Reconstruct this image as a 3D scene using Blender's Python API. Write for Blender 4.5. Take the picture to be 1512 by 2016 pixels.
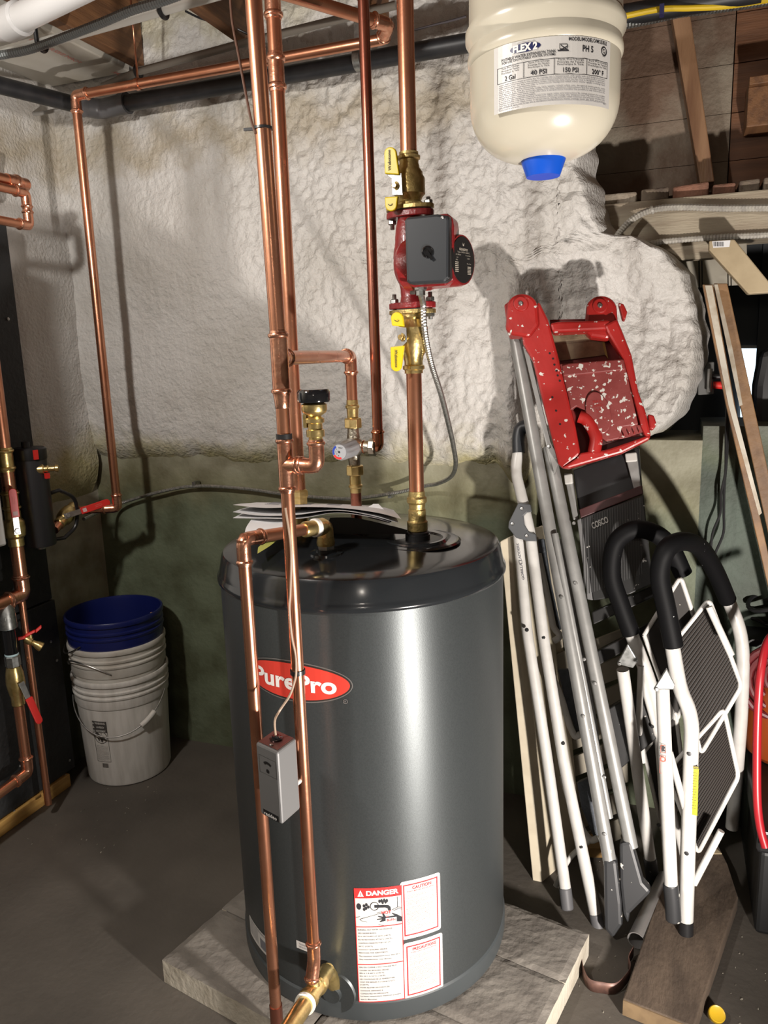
import bpy, bmesh, math, random
from mathutils import Vector, Matrix, noise
random.seed(7)
R = math.radians
sc = bpy.context.scene
for o in list(bpy.data.objects): bpy.data.objects.remove(o)

# ---------------------------------------------------------------- camera
CAM = Vector((0, 0, 1.41)); FPX = 1514.0
PIT, ROL, YAW = R(11.5), R(1.85), R(20.5)
fw = Vector((-math.sin(YAW)*math.cos(PIT), math.cos(YAW)*math.cos(PIT), -math.sin(PIT)))
rt0 = Vector((math.cos(YAW), math.sin(YAW), 0)); up0 = rt0.cross(fw)
rt = rt0*math.cos(ROL) - up0*math.sin(ROL); up = rt0*math.sin(ROL) + up0*math.cos(ROL)
cd = bpy.data.cameras.new('camera'); cam = bpy.data.objects.new('camera', cd); sc.collection.objects.link(cam)
m = Matrix((rt, up, -fw)).transposed().to_4x4(); m.translation = CAM; cam.matrix_world = m
cd.sensor_fit = 'VERTICAL'; cd.sensor_height = 36; cd.lens = 36*FPX/2016; cd.clip_start = .02
sc.camera = cam

# ---------------------------------------------------------------- world, lights, exposure
w = bpy.data.worlds.new('world'); sc.world = w; w.use_nodes = True
w.node_tree.nodes['Background'].inputs[0].default_value = (.8, .85, 1, 1)
w.node_tree.nodes['Background'].inputs[1].default_value = .02
def lamp(name, loc, power, col, size, aim=None):
    l = bpy.data.lights.new(name, 'SPOT' if aim else 'POINT'); l.energy = power; l.color = col; l.shadow_soft_size = size
    o = bpy.data.objects.new(name, l); o.location = loc; sc.collection.objects.link(o)
    if aim: l.spot_size = R(122); l.spot_blend = .6; o.rotation_euler = (Vector(aim)-Vector(loc)).to_track_quat('-Z', 'Y').to_euler()
lamp('work_light', (.53, .66, .42), 80, (1, .92, .85), .035, (-.85, 2.0, 1.30))
lamp('ceiling_bulb', (-1.15, .25, 2.08), 36, (1, .95, .89), .05)
lamp('rear_fill', (.6, -1.6, 2.1), 5, (1, .9, .78), .06)  # added unseen fill behind the camera
sc.view_settings.view_transform = 'Standard'; sc.view_settings.look = 'None'
sc.view_settings.gamma = 1; sc.view_settings.exposure = 1.15
sc.view_settings.use_curve_mapping = False

# ---------------------------------------------------------------- points from the survey of the photograph
def ray(x, y): return (fw*FPX + rt*(x-756) - up*(y-1008))
def at(x, y, Y): d = ray(x, y); return CAM + d*(Y/d.y)
def atx(x, y, X): d = ray(x, y); return CAM + d*(X/d.x)
def atz(x, y, z): d = ray(x, y); return CAM + d*((z-CAM.z)/d.z)
class Plane:
    def __init__(s, p, n): s.p = Vector(p); s.n = Vector(n).normalized()
    def pt(s, x, y, off=0):
        d = ray(x, y); q = s.p + s.n*off
        return CAM + d*((q-CAM).dot(s.n)/d.dot(s.n))
def plane3(a, b, c):
    n = (b-a).cross(c-a).normalized()
    if n.dot(CAM-a) < 0: n = -n
    return Plane(a, n)
def lean(Y0, s): return Plane((0, Y0, 0), (0, -1, s))     # Y = Y0 + s*z

# ---------------------------------------------------------------- materials
MATS = {}
def mat(name, col, rough=.5, metal=0, col2=None, scale=20, bump=0, bscale=None, spec=.5, stretch=None, lo=.4, hi=.65, coat=0, emit=0, detail=4, speck=None, alpha=1, rrange=0):
    if name in MATS: return MATS[name]
    M = bpy.data.materials.new(name); M.use_nodes = True; nt = M.node_tree; N = nt.nodes; L = nt.links
    b = N['Principled BSDF']; b.inputs['Roughness'].default_value = rough; b.inputs['Metallic'].default_value = metal
    b.inputs['Base Color'].default_value = (*col, 1); b.inputs['Specular IOR Level'].default_value = spec
    b.inputs['Coat Weight'].default_value = coat; b.inputs['Coat Roughness'].default_value = .08
    if emit: b.inputs['Emission Color'].default_value = (*col, 1); b.inputs['Emission Strength'].default_value = emit
    if alpha < 1: b.inputs['Transmission Weight'].default_value = 1; b.inputs['IOR'].default_value = 1.3
    tc = N.new('ShaderNodeNewGeometry'); src = tc.outputs['Position']
    if stretch:
        mp = N.new('ShaderNodeMapping'); mp.inputs['Scale'].default_value = stretch; L.new(src, mp.inputs['Vector']); src = mp.outputs[0]
    cur = None
    if col2:
        n = N.new('ShaderNodeTexNoise'); n.inputs['Scale'].default_value = scale; n.inputs['Detail'].default_value = detail
        L.new(src, n.inputs['Vector']); r = N.new('ShaderNodeValToRGB'); L.new(n.outputs['Fac'], r.inputs[0])
        r.color_ramp.elements[0].position = lo; r.color_ramp.elements[1].position = hi
        r.color_ramp.elements[0].color = (*col, 1); r.color_ramp.elements[1].color = (*col2, 1)
        L.new(r.outputs[0], b.inputs['Base Color']); cur = r.outputs[0]
        if rrange:
            mr = N.new('ShaderNodeMapRange'); L.new(n.outputs['Fac'], mr.inputs[0]); mr.inputs[3].default_value = rough-rrange; mr.inputs[4].default_value = rough+rrange
            L.new(mr.outputs[0], b.inputs['Roughness'])
    if speck:                                             # paint / dust specks: (colour, scale, threshold)
        n = N.new('ShaderNodeTexNoise'); n.inputs['Scale'].default_value = speck[1]; n.inputs['Detail'].default_value = 2
        L.new(tc.outputs['Position'], n.inputs['Vector']); r = N.new('ShaderNodeValToRGB'); L.new(n.outputs['Fac'], r.inputs[0])
        r.color_ramp.elements[0].position = speck[2]; r.color_ramp.elements[1].position = speck[2]+.03
        r.color_ramp.elements[0].color = (0, 0, 0, 1); r.color_ramp.elements[1].color = (1, 1, 1, 1)
        mx = N.new('ShaderNodeMix'); mx.data_type = 'RGBA'; L.new(r.outputs[0], mx.inputs[0])
        if cur: L.new(cur, mx.inputs[6])
        else: mx.inputs[6].default_value = (*col, 1)
        mx.inputs[7].default_value = (*speck[0], 1); L.new(mx.outputs[2], b.inputs['Base Color'])
    if bump:
        n = N.new('ShaderNodeTexNoise'); n.inputs['Scale'].default_value = bscale or scale; n.inputs['Detail'].default_value = 5
        L.new(src, n.inputs['Vector']); bp = N.new('ShaderNodeBump'); bp.inputs['Strength'].default_value = bump
        bp.inputs['Distance'].default_value = .01; L.new(n.outputs['Fac'], bp.inputs['Height']); L.new(bp.outputs[0], b.inputs['Normal'])
    MATS[name] = M; return M
cop = mat('copper', (.69, .325, .20), .28, .95, (.55, .235, .135), 9, .04, 30, rrange=.06)
copd = mat('copper_dark', (.46, .19, .13), .27, .95, (.36, .13, .09), 6, .03, 30, rrange=.05)
copf = mat('copper_fitting', (.80, .42, .28), .24, .95, (.66, .30, .19), 60, .08, 160)
brass = mat('brass', (.78, .60, .27), .30, .95, (.60, .45, .18), 50, .07, 120)
brassd = mat('brass_cast', (.50, .38, .16), .42, .9, (.36, .27, .10), 60, .15, 200)
steel = mat('steel', (.48, .48, .47), .36, 1, (.34, .34, .33), 60)
armr = mat('bright_armour', (.50, .50, .47), .38, .9, (.34, .34, .32), 90)
galv = mat('galvanised', (.42, .43, .42), .42, 1, (.28, .29, .28), 90)
yel = mat('yellow_vinyl', (.75, .56, .01), .38)
redv = mat('red_vinyl', (.62, .025, .02), .4)
pumpred = mat('pump_red', (.23, .012, .014), .34, 0, (.17, .01, .012), 60, .15, 200, coat=.3)
blk = mat('black_plastic', (.012, .012, .013), .38)
blkg = mat('black_gloss', (.008, .008, .009), .12, coat=.5)
darkg = mat('charcoal_plastic', (.022, .025, .029), .42)
foamm = mat('rubber_grip', (.004, .004, .0045), .6, spec=.12, speck=((.6, .6, .58), 90, .76))
white = mat('white_paint', (.54, .53, .50), .36, 0, (.55, .54, .50), 40)
paper = mat('paper', (.68, .68, .69), .7)
ink = mat('ink', (.02, .02, .025), .6)
greyink = mat('grey_ink', (.16, .16, .18), .6)
redink = mat('red_ink', (.60, .03, .03), .5)
pinkink = mat('pale_red_ink', (.68, .22, .18), .6)
whiteink = mat('white_ink', (.75, .74, .72), .55)
abs_m = mat('abs_pipe', (.012, .013, .015), .45, 0, (.02, .02, .022), 30)

# ---------------------------------------------------------------- mesh helpers
def wloc(o):
    v = Vector()
    while o is not None: v += o.location; o = o.parent
    return v
class MB:
    def __init__(s): s.v = []; s.f = []; s.sm = []
    def add(s, vs, fs, smooth=False):
        k = len(s.v); s.v += [Vector(q) for q in vs]; s.f += [[i+k for i in f] for f in fs]; s.sm += [smooth]*len(fs); return s
    def obox(s, c, ax, sz):
        ax = [Vector(a).normalized()*h/2 for a, h in zip(ax, sz)]; c = Vector(c)
        vs = [c + ax[0]*i + ax[1]*j + ax[2]*k for i in (-1, 1) for j in (-1, 1) for k in (-1, 1)]
        return s.add(vs, [(0, 1, 3, 2), (4, 6, 7, 5), (0, 4, 5, 1), (2, 3, 7, 6), (0, 2, 6, 4), (1, 5, 7, 3)])
    def box(s, a, b):
        a = Vector(a); b = Vector(b); d = b-a
        return s.obox((a+b)/2, ((1, 0, 0), (0, 1, 0), (0, 0, 1)), (abs(d.x), abs(d.y), abs(d.z)))
    def tube(s, pts, r, n=14, closed=False, caps=True, squash=None):
        pts = [Vector(p) for p in pts]; N = len(pts); rs = r if isinstance(r, (list, tuple)) else [r]*N
        T = []
        for i in range(N):
            a = pts[(i-1) % N] if (closed or i > 0) else pts[i]; b = pts[(i+1) % N] if (closed or i < N-1) else pts[i]
            T.append((b-a).normalized())
        u = T[0].orthogonal().normalized()
        if squash: u = (Vector(squash[0]) - T[0]*Vector(squash[0]).dot(T[0])).normalized()
        vs = []
        for i in range(N):
            u = (u - T[i]*u.dot(T[i])).normalized(); v = T[i].cross(u)
            k = squash[1] if squash else 1
            for j in range(n):
                a = 2*math.pi*j/n; vs.append(pts[i] + u*(math.cos(a)*rs[i]) + v*(math.sin(a)*rs[i]*k))
        fs = []
        for i in range(N if closed else N-1):
            for j in range(n):
                a = i*n+j; b = i*n+(j+1) % n; c = ((i+1) % N)*n+(j+1) % n; d = ((i+1) % N)*n+j; fs.append((a, b, c, d))
        s.add(vs, fs, True)
        if caps and not closed:
            k = len(s.v)-len(vs); s.f.append([k+j for j in range(n)][::-1]); s.f.append([k+(N-1)*n+j for j in range(n)]); s.sm += [False, False]
        return s
    def lathe(s, prof, o, d=(0, 0, 1), n=32, smooth=True, hint=None):
        d = Vector(d).normalized(); o = Vector(o)
        u = Vector(hint) if hint else (Vector((1, 0, 0)) if abs(d.x) < .9 else Vector((0, 1, 0)))
        u = (u - d*u.dot(d)).normalized(); v = d.cross(u); vs = []
        for (r, z) in prof:
            for j in range(n): a = 2*math.pi*j/n; vs.append(o + d*z + u*(math.cos(a)*r) + v*(math.sin(a)*r))
        fs = [(i*n+j, i*n+(j+1) % n, (i+1)*n+(j+1) % n, (i+1)*n+j) for i in range(len(prof)-1) for j in range(n)]
        s.add(vs, fs, smooth); k = len(s.v)-len(vs)
        if prof[0][0] > 1e-6: s.f.append([k+j for j in range(n)][::-1]); s.sm.append(False)
        if prof[-1][0] > 1e-6: s.f.append([k+(len(prof)-1)*n+j for j in range(n)]); s.sm.append(False)
        return s
    def prism(s, P, d):                                    # polygon P extruded by vector d
        P = [Vector(p) for p in P]; d = Vector(d); n = len(P)
        return s.add(P+[p+d for p in P], [list(range(n))[::-1], [n+i for i in range(n)]] + [(i, (i+1) % n, n+(i+1) % n, n+i) for i in range(n)])
    def pl(s, plane, px, t, off=0):                        # outline on a plane, t thick behind its face
        return s.prism([plane.pt(x, y, off) for x, y in px], -plane.n*t)
    def build(s, name, m, parent=None, bevel=0, loc=None, sub=0):
        me = bpy.data.meshes.new(name); base = wloc(parent) if parent else Vector(loc) if loc is not None else Vector()
        me.from_pydata([tuple(v-base) for v in s.v], [], s.f)
        me.polygons.foreach_set('use_smooth', s.sm); me.materials.append(m)
        bm = bmesh.new(); bm.from_mesh(me); bmesh.ops.remove_doubles(bm, verts=bm.verts, dist=1e-6)
        bmesh.ops.recalc_face_normals(bm, faces=bm.faces)
        for e in bm.edges:
            if len(e.link_faces) == 2 and e.calc_face_angle(0) > .60: e.smooth = False
        bm.to_mesh(me); bm.free()
        o = bpy.data.objects.new(name, me); sc.collection.objects.link(o); o.parent = parent
        if loc is not None: o.location = loc
        if bevel:
            b = o.modifiers.new('bevel', 'BEVEL'); b.width = bevel; b.segments = 2; b.limit_method = 'ANGLE'; b.angle_limit = R(40); b.harden_normals = False
        if sub: o.modifiers.new('sub', 'SUBSURF').levels = sub; o.modifiers['sub'].render_levels = sub
        return o
def T(name, label, cat, loc, group=None):
    o = bpy.data.objects.new(name, None); sc.collection.objects.link(o); o.location = loc; o.empty_display_size = .03
    o['label'] = label; o['category'] = cat
    if group: o['group'] = group
    return o
def tag(o, label, cat, group=None, kind=None):
    o['label'] = label; o['category'] = cat
    if group: o['group'] = group
    if kind: o['kind'] = kind
    return o
def struct(o, label=None):
    o['kind'] = 'structure'
    if label: o['label'] = label
    return o
def arc(pts, rad, n=6):                                    # round the corners of a polyline
    pts = [Vector(p) for p in pts]; out = [pts[0]]
    for i in range(1, len(pts)-1):
        a, b, c = pts[i-1], pts[i], pts[i+1]; r = min(rad, (a-b).length*.49, (c-b).length*.49)
        p = b+(a-b).normalized()*r; q = b+(c-b).normalized()*r
        for k in range(n+1): t = k/n; out.append(p*(1-t)**2 + b*2*t*(1-t) + q*t*t)
    return out+[pts[-1]]
def spl(pts, n=8):                                         # Catmull-Rom
    P = [Vector(p) for p in pts]; P = [P[0]*2-P[1]]+P+[P[-1]*2-P[-2]]; out = []
    for i in range(1, len(P)-2):
        for k in range(n):
            t = k/n; a, b, c, d = P[i-1:i+3]
            out.append(.5*((2*b)+(c-a)*t+(2*a-5*b+4*c-d)*t*t+(3*b-a-3*c+d)*t**3))
    return out+[P[-2]]
def sleeve(mb, p, d, r, L):                                # press fitting end: socket with bead at its mouth
    mb.lathe([(r*1.0, 0), (r*1.13, 0), (r*1.13, L*.55), (r*1.30, L*.62), (r*1.36, L*.72), (r*1.30, L*.82), (r*1.14, L*.86), (r*1.10, L), (r, L)], p, d, 20)
def elbow(parent, c, a, b, r, leg=None, m=None, name='elbow'):
    leg = leg or r*3.0; mb = MB(); c = Vector(c); a = Vector(a).normalized(); b = Vector(b).normalized()
    mb.tube(arc([c+a*leg*.72, c, c+b*leg*.72], leg*.72, 8), r*1.12, 18)
    sleeve(mb, c+a*leg*.6, a, r, leg*.62); sleeve(mb, c+b*leg*.6, b, r, leg*.62)
    return mb.build(name, m or copf, parent)
def coupling(parent, c, d, r, L, name='coupling', m=None):
    mb = MB(); d = Vector(d).normalized(); c = Vector(c)
    sleeve(mb, c, d, r, L/2); sleeve(mb, c, -d, r, L/2); return mb.build(name, m or copf, parent)
def tee(parent, c, d, s, r, L=None, rs=None):
    L = L or r*7; rs = rs or r; mb = MB(); c = Vector(c); d = Vector(d).normalized(); s = Vector(s).normalized()
    mb.tube([c-d*L*.3, c+d*L*.3], r*1.13, 20); sleeve(mb, c+d*L*.24, d, r, L*.26); sleeve(mb, c-d*L*.24, -d, r, L*.26)
    mb.tube([c, c+s*r*1.6], rs*1.13, 18); sleeve(mb, c+s*r*1.3, s, rs, rs*2.0)
    return mb.build('tee', copf, parent)
def run(name, label, pts, r, group=None, m=None, legs=None, fit=True, cat='pipe'):
    t = T(name, label, cat, pts[0], group); P = [Vector(p) for p in pts]
    for i in range(len(P)-1):
        MB().tube([P[i], P[i+1]], r, 20).build('pipe_segment', m or cop, t)
    if fit:
        for i in range(1, len(P)-1): elbow(t, P[i], P[i-1]-P[i], P[i+1]-P[i], r)
    return t
# text -> triangles in (u, v)
_tc = {}
def text_uv(s, bold=0):
    k = (s, bold)
    if k in _tc: return _tc[k]
    cu = bpy.data.curves.new('t', 'FONT'); cu.body = s; cu.size = 1; cu.resolution_u = 6 if len(s) < 9 and bold >= .03 else 2; cu.offset = bold; cu.align_x = 'CENTER'; cu.align_y = 'CENTER'
    ob = bpy.data.objects.new('t', cu); sc.collection.objects.link(ob)
    dg = bpy.context.evaluated_depsgraph_get(); me = bpy.data.meshes.new_from_object(ob.evaluated_get(dg))
    r = ([(v.co.x, v.co.y) for v in me.vertices], [tuple(p.vertices) for p in me.polygons])
    bpy.data.objects.remove(ob); bpy.data.curves.remove(cu); bpy.data.meshes.remove(me); _tc[k] = r; return r
def put_text(mb, s, fmap, u, v, h, w=None, bold=0, left=False, rot=0, slant=0):
    vs, fs = text_uv(s, bold)
    if not vs: return
    x0 = min(a for a, b in vs); x1 = max(a for a, b in vs); y0 = min(b for a, b in vs); y1 = max(b for a, b in vs)
    sy = h/.73; sx = sy if w is None else w/(x1-x0); cx = x0 if left else (x0+x1)/2; cy = (y0+y1)/2 if w else .36-.36
    ca, sa = math.cos(rot), math.sin(rot); out = []
    for a, b in vs:
        p = (a-cx)*sx + slant*b*sy; q = (b-cy)*sy; out.append(fmap(u+p*ca-q*sa, v+p*sa+q*ca))
    mb.add(out, fs)
def rect_uv(mb, fmap, u0, v0, u1, v1, nu=8):
    vs = []; 
    for i in range(nu+1):
        u = u0+(u1-u0)*i/nu; vs += [fmap(u, v0), fmap(u, v1)]
    mb.add(vs, [(2*i, 2*i+2, 2*i+3, 2*i+1) for i in range(nu)])
def frame_uv(mb, f, u0, v0, u1, v1, t):
    rect_uv(mb, f, u0, v0, u1, v0+t); rect_uv(mb, f, u0, v1-t, u1, v1); rect_uv(mb, f, u0, v0, u0+t, v1, 1); rect_uv(mb, f, u1-t, v0, u1, v1, 1)
def cylmap(cx, cy, r, phi0, z0):                           # u to the right as seen from outside
    def g(off):
        return lambda u, v: Vector((cx+(r+off)*math.cos(phi0+u/r), cy+(r+off)*math.sin(phi0+u/r), z0+v))
    return g
def flatmap(o, ux, vx):
    o = Vector(o); ux = Vector(ux).normalized(); vx = Vector(vx).normalized(); n = ux.cross(vx)
    def g(off): return lambda u, v: o+ux*u+vx*v+n*off
    return g
def cylhit(x, y, cx, cy, r):
    d = ray(x, y); ox, oy = CAM.x-cx, CAM.y-cy
    A = d.x**2+d.y**2; B = 2*(ox*d.x+oy*d.y); Cc = ox*ox+oy*oy-r*r; q = B*B-4*A*Cc
    t = (-B-math.sqrt(max(q, 0)))/(2*A); p = CAM+d*t; return math.atan2(p.y-cy, p.x-cx), p.z
def bolt(mb, p, d, r=.007, h=.006): mb.lathe([(r, 0), (r, h*.8), (r*.8, h)], p, d, 6, False)
def armoured(mb, pts, r, pitch=.006):
    P = spl(pts, 40); L = [0]
    for a, b in zip(P, P[1:]): L.append(L[-1]+(b-a).length)
    n = int(L[-1]/pitch*4); out = []; rs = []; j = 0
    for i in range(n+1):
        s = L[-1]*i/n
        while j < len(L)-2 and L[j+1] < s: j += 1
        t = (s-L[j])/max(1e-9, L[j+1]-L[j]); out.append(P[j].lerp(P[j+1], min(1, t))); rs.append(r*(1, .93, .84, .93)[i % 4])
    mb.tube(out, rs, 8)
    return mb

# ================================================================ SETTING
floor_m = mat('concrete_floor', (.105, .092, .077), .72, 0, (.064, .056, .047), 3.5, .14, 55, lo=.35, hi=.7, detail=8, speck=((.24, .22, .20), 120, .78))
MB().box((-2.3, -2.7, -.05), (2.6, 4.6, 0)).build('floor', floor_m)['kind'] = 'structure'

def wall_mat(name, green, pale, zmid, zw, mid=(.25, .235, .11)):
    M = mat(name, green, .62, bump=.25, bscale=60); nt = M.node_tree; N = nt.nodes; L = nt.links; b = N['Principled BSDF']
    g = N.new('ShaderNodeNewGeometry'); sx = N.new('ShaderNodeSeparateXYZ'); L.new(g.outputs['Position'], sx.inputs[0])
    n = N.new('ShaderNodeTexNoise'); n.inputs['Scale'].default_value = 7; n.inputs['Detail'].default_value = 6; L.new(g.outputs['Position'], n.inputs['Vector'])
    a = N.new('ShaderNodeMath'); a.operation = 'MULTIPLY_ADD'; L.new(n.outputs['Fac'], a.inputs[0]); a.inputs[1].default_value = .22; L.new(sx.outputs[2], a.inputs[2])
    mr = N.new('ShaderNodeMapRange'); L.new(a.outputs[0], mr.inputs[0]); mr.inputs[1].default_value = zmid+.11-zw; mr.inputs[2].default_value = zmid+.11+zw
    r = N.new('ShaderNodeValToRGB'); L.new(mr.outputs[0], r.inputs[0]); e = r.color_ramp.elements
    e[0].position = 0; e[0].color = (*green, 1); e[1].position = 1; e[1].color = (*pale, 1)
    x = r.color_ramp.elements.new(.5); x.color = (*mid, 1)
    n2 = N.new('ShaderNodeTexNoise'); n2.inputs['Scale'].default_value = 9; n2.inputs['Detail'].default_value = 8; L.new(g.outputs['Position'], n2.inputs['Vector'])
    r2 = N.new('ShaderNodeValToRGB'); L.new(n2.outputs['Fac'], r2.inputs[0]); r2.color_ramp.elements[0].position = .30; r2.color_ramp.elements[1].position = .62
    r2.color_ramp.elements[0].color = (.55, .52, .45, 1); r2.color_ramp.elements[1].color = (1, 1, 1, 1)
    mx = N.new('ShaderNodeMix'); mx.data_type = 'RGBA'; mx.blend_type = 'MULTIPLY'; mx.inputs[0].default_value = 1
    L.new(r.outputs[0], mx.inputs[6]); L.new(r2.outputs[0], mx.inputs[7]); L.new(mx.outputs[2], b.inputs['Base Color'])
    return M
wallg = wall_mat('green_painted_wall', (.14, .165, .105), (.29, .28, .20), .98, .10, (.21, .205, .12))
walll = wall_mat('left_wall_paint', (.22, .235, .165), (.46, .44, .37), .62, .30, (.36, .35, .26))
struct(MB().box((-2.1, 2.26, 0), (-.36, 2.6, 1.15)).box((-2.1, 2.26, 1.15), (-.46, 2.6, 1.84)).box((-.36, 2.31, 0), (.09, 2.6, 1.15)).box((-.46, 2.38, 1.15), (-.21, 2.6, 1.84)).build('wall_back', wallg))
struct(MB().box((.09, 2.31, 0), (1.6, 2.6, 1.19)).build('trim_1', wall_mat('shaded_green_wall', (.050, .072, .052), (.13, .14, .11), 1.10, .06, (.09, .11, .065))), 'low green painted foundation wall running on behind the stools')  # same paint as the back wall; its shade is put into the darker colour
struct(MB().box((-2.1, -2.7, 0), (-1.97, 2.3, 2.5)).build('wall_left', walll))
dull = mat('dim_wall', (.30, .28, .24), .8)
struct(MB().box((2.5, -2.7, 0), (2.6, 4.6, 2.6)).build('wall_right', dull))
struct(MB().box((-2.1, -2.75, 0), (2.6, -2.65, 2.6)).build('wall_rear', dull))
greyp = mat('grey_panel', (.10, .11, .12), .6, 0, (.085, .09, .10), 4)
far = struct(MB().box((-.6, 3.62, 0), (2.6, 3.72, 2.6)).build('wall_far', greyp))

# sprayed foam: one lumpy skin per wall
def foam_mat():
    M = mat('spray_foam', (.60, .575, .52), .5, bump=0, spec=.45); nt = M.node_tree; N = nt.nodes; L = nt.links; b = N['Principled BSDF']
    g = N.new('ShaderNodeNewGeometry'); sx = N.new('ShaderNodeSeparateXYZ'); L.new(g.outputs['Position'], sx.inputs[0])
    n = N.new('ShaderNodeTexNoise'); n.inputs['Scale'].default_value = 3.2; n.inputs['Detail'].default_value = 7; L.new(g.outputs['Position'], n.inputs['Vector'])
    r = N.new('ShaderNodeValToRGB'); L.new(n.outputs['Fac'], r.inputs[0]); e = r.color_ramp.elements
    e[0].position = .33; e[0].color = (.485, .465, .43, 1); e[1].position = .56; e[1].color = (.585, .57, .545, 1)
    # bare yellow foam near the drip edge and the top, ragged by noise
    n2 = N.new('ShaderNodeTexNoise'); n2.inputs['Scale'].default_value = 9; n2.inputs['Detail'].default_value = 5; L.new(g.outputs['Position'], n2.inputs['Vector'])
    def edge(z0, z1):
        a = N.new('ShaderNodeMath'); a.operation = 'MULTIPLY_ADD'; L.new(n2.outputs['Fac'], a.inputs[0]); a.inputs[1].default_value = .3; L.new(sx.outputs[2], a.inputs[2])
        q = N.new('ShaderNodeMapRange'); L.new(a.outputs[0], q.inputs[0]); q.inputs[1].default_value = z0+.15; q.inputs[2].default_value = z1+.15; return q
    lo = edge(1.19, 1.06); hi = edge(2.34, 2.52)
    ad = N.new('ShaderNodeMath'); ad.operation = 'ADD'; ad.use_clamp = True; L.new(lo.outputs[0], ad.inputs[0]); L.new(hi.outputs[0], ad.inputs[1])
    up_ = edge(1.98, 2.08); dn_ = edge(2.20, 2.10); mu = N.new('ShaderNodeMath'); mu.operation = 'MULTIPLY'; L.new(up_.outputs[0], mu.inputs[0]); L.new(dn_.outputs[0], mu.inputs[1])
    ms = N.new('ShaderNodeMix'); ms.data_type = 'RGBA'; L.new(mu.outputs[0], ms.inputs[0]); L.new(r.outputs[0], ms.inputs[6]); ms.inputs[7].default_value = (.41, .365, .29, 1); r = ms
    mx = N.new('ShaderNodeMix'); mx.data_type = 'RGBA'; L.new(ad.outputs[0], mx.inputs[0]); L.new(r.outputs[2], mx.inputs[6]); mx.inputs[7].default_value = (.43, .39, .22, 1)
    L.new(mx.outputs[2], b.inputs['Base Color'])
    h1 = N.new('ShaderNodeTexNoise'); h1.inputs['Scale'].default_value = 95; h1.inputs['Detail'].default_value = 3; L.new(g.outputs['Position'], h1.inputs['Vector'])
    bp = N.new('ShaderNodeBump'); bp.inputs['Strength'].default_value = .8; bp.inputs['Distance'].default_value = .007; L.new(h1.outputs['Fac'], bp.inputs['Height'])
    L.new(bp.outputs[0], b.inputs['Normal']); return M
foam = foam_mat()
def foam_y(x, z):
    k = lambda a, b, t: max(0, min(1, (t-a)/(b-a)))
    rough = .35 + .65*k(-1.25, -.85, x + (z-1.5)*.5)        # the right half is coarser than the left
    y = 2.205 - .016*noise.noise((x*3.1, 0, z*3.1)) - .008*rough*noise.noise((x*16, 3, z*16)) - .0085*rough*noise.noise((x*52, 7, z*46))
    y -= .004*rough*abs(noise.noise((x*30, 1, z*70)))
    s = k(1.66, 1.54, z)                                    # ridge left of the ladders, below it the skin steps back
    rx = -.425 + .012*noise.noise((0, 5, z*9))
    y += s*(-.045*math.exp(-((x-rx)/.035)**2) + .075*k(rx+.02, rx+.06, x))
    q = k(-.36, -.24, x); y += q*(.018*noise.noise((x*14, 9, z*5)) + .02*noise.noise((x*6, 2, z*6)))
    return y
def foam_right(z):
    T_ = [(1.02, -.36), (1.08, -.12), (1.13, .00), (1.2, .055), (1.27, .08), (1.37, .10), (1.46, .09), (1.52, .075), (1.58, .05), (1.63, .0), (1.665, -.06), (1.69, -.15), (1.74, -.17), (1.80, -.19), (1.86, -.215), (2.6, -.215)]
    for (a, p), (b, q) in zip(T_, T_[1:]):
        if a <= z <= b: return p+(q-p)*(z-a)/(b-a) + .010*noise.noise((4, 4, z*25))
    return T_[0][1]
def foam_bottom(x): return 1.075 + .03*noise.noise((x*5, 0, 2)) + .012*noise.noise((x*22, 0, 5)) - (.05*math.exp(-((x+.40)/.05)**2)) + (.0 if x < -.3 else .03)
nx, nz = 380, 240; vs = []
for j in range(nz+1):
    for i in range(nx+1):
        u, v = i/nx, j/nz; z = 1.07+(2.5-1.07)*v; xr = foam_right(max(z, 1.08)); x = -2.0+(xr+2.0)*u
        zb = foam_bottom(x); z = zb+(2.5-zb)*v; y = foam_y(x, z)
        d = xr-x; y += .16*max(0, 1-d/.05)**2
        e = z-zb; y += .045*max(0, 1-e/.07)**2 + .015*max(0, 1-e/.12)
        vs.append((x, y, z))
mb = MB(); mb.add(vs, [(j*(nx+1)+i, j*(nx+1)+i+1, (j+1)*(nx+1)+i+1, (j+1)*(nx+1)+i) for j in range(nz) for i in range(nx)], True)
tag(mb.build('spray_foam', foam), 'off-white lumpy sprayed foam skin covering the back wall', 'insulation', kind='stuff')
vs = []; ny, nz = 120, 90
for j in range(nz+1):
    for i in range(ny+1):
        y = .3+(2.23-.3)*i/ny; z = .95+(2.5-.95)*j/nz
        x = -1.935 + .02*noise.noise((1, y*3, z*3)) + .005*noise.noise((1, y*22, z*22)); x -= .04*max(0, 1-(z-.95)/.12)**2
        vs.append((x, y, z))
mb = MB(); mb.add(vs, [(j*(ny+1)+i, j*(ny+1)+i+1, (j+1)*(ny+1)+i+1, (j+1)*(ny+1)+i) for j in range(nz) for i in range(ny)], True)
tag(mb.build('spray_foam', foam), 'smoother off-white foam skin on the left side wall', 'insulation', kind='stuff')

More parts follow.
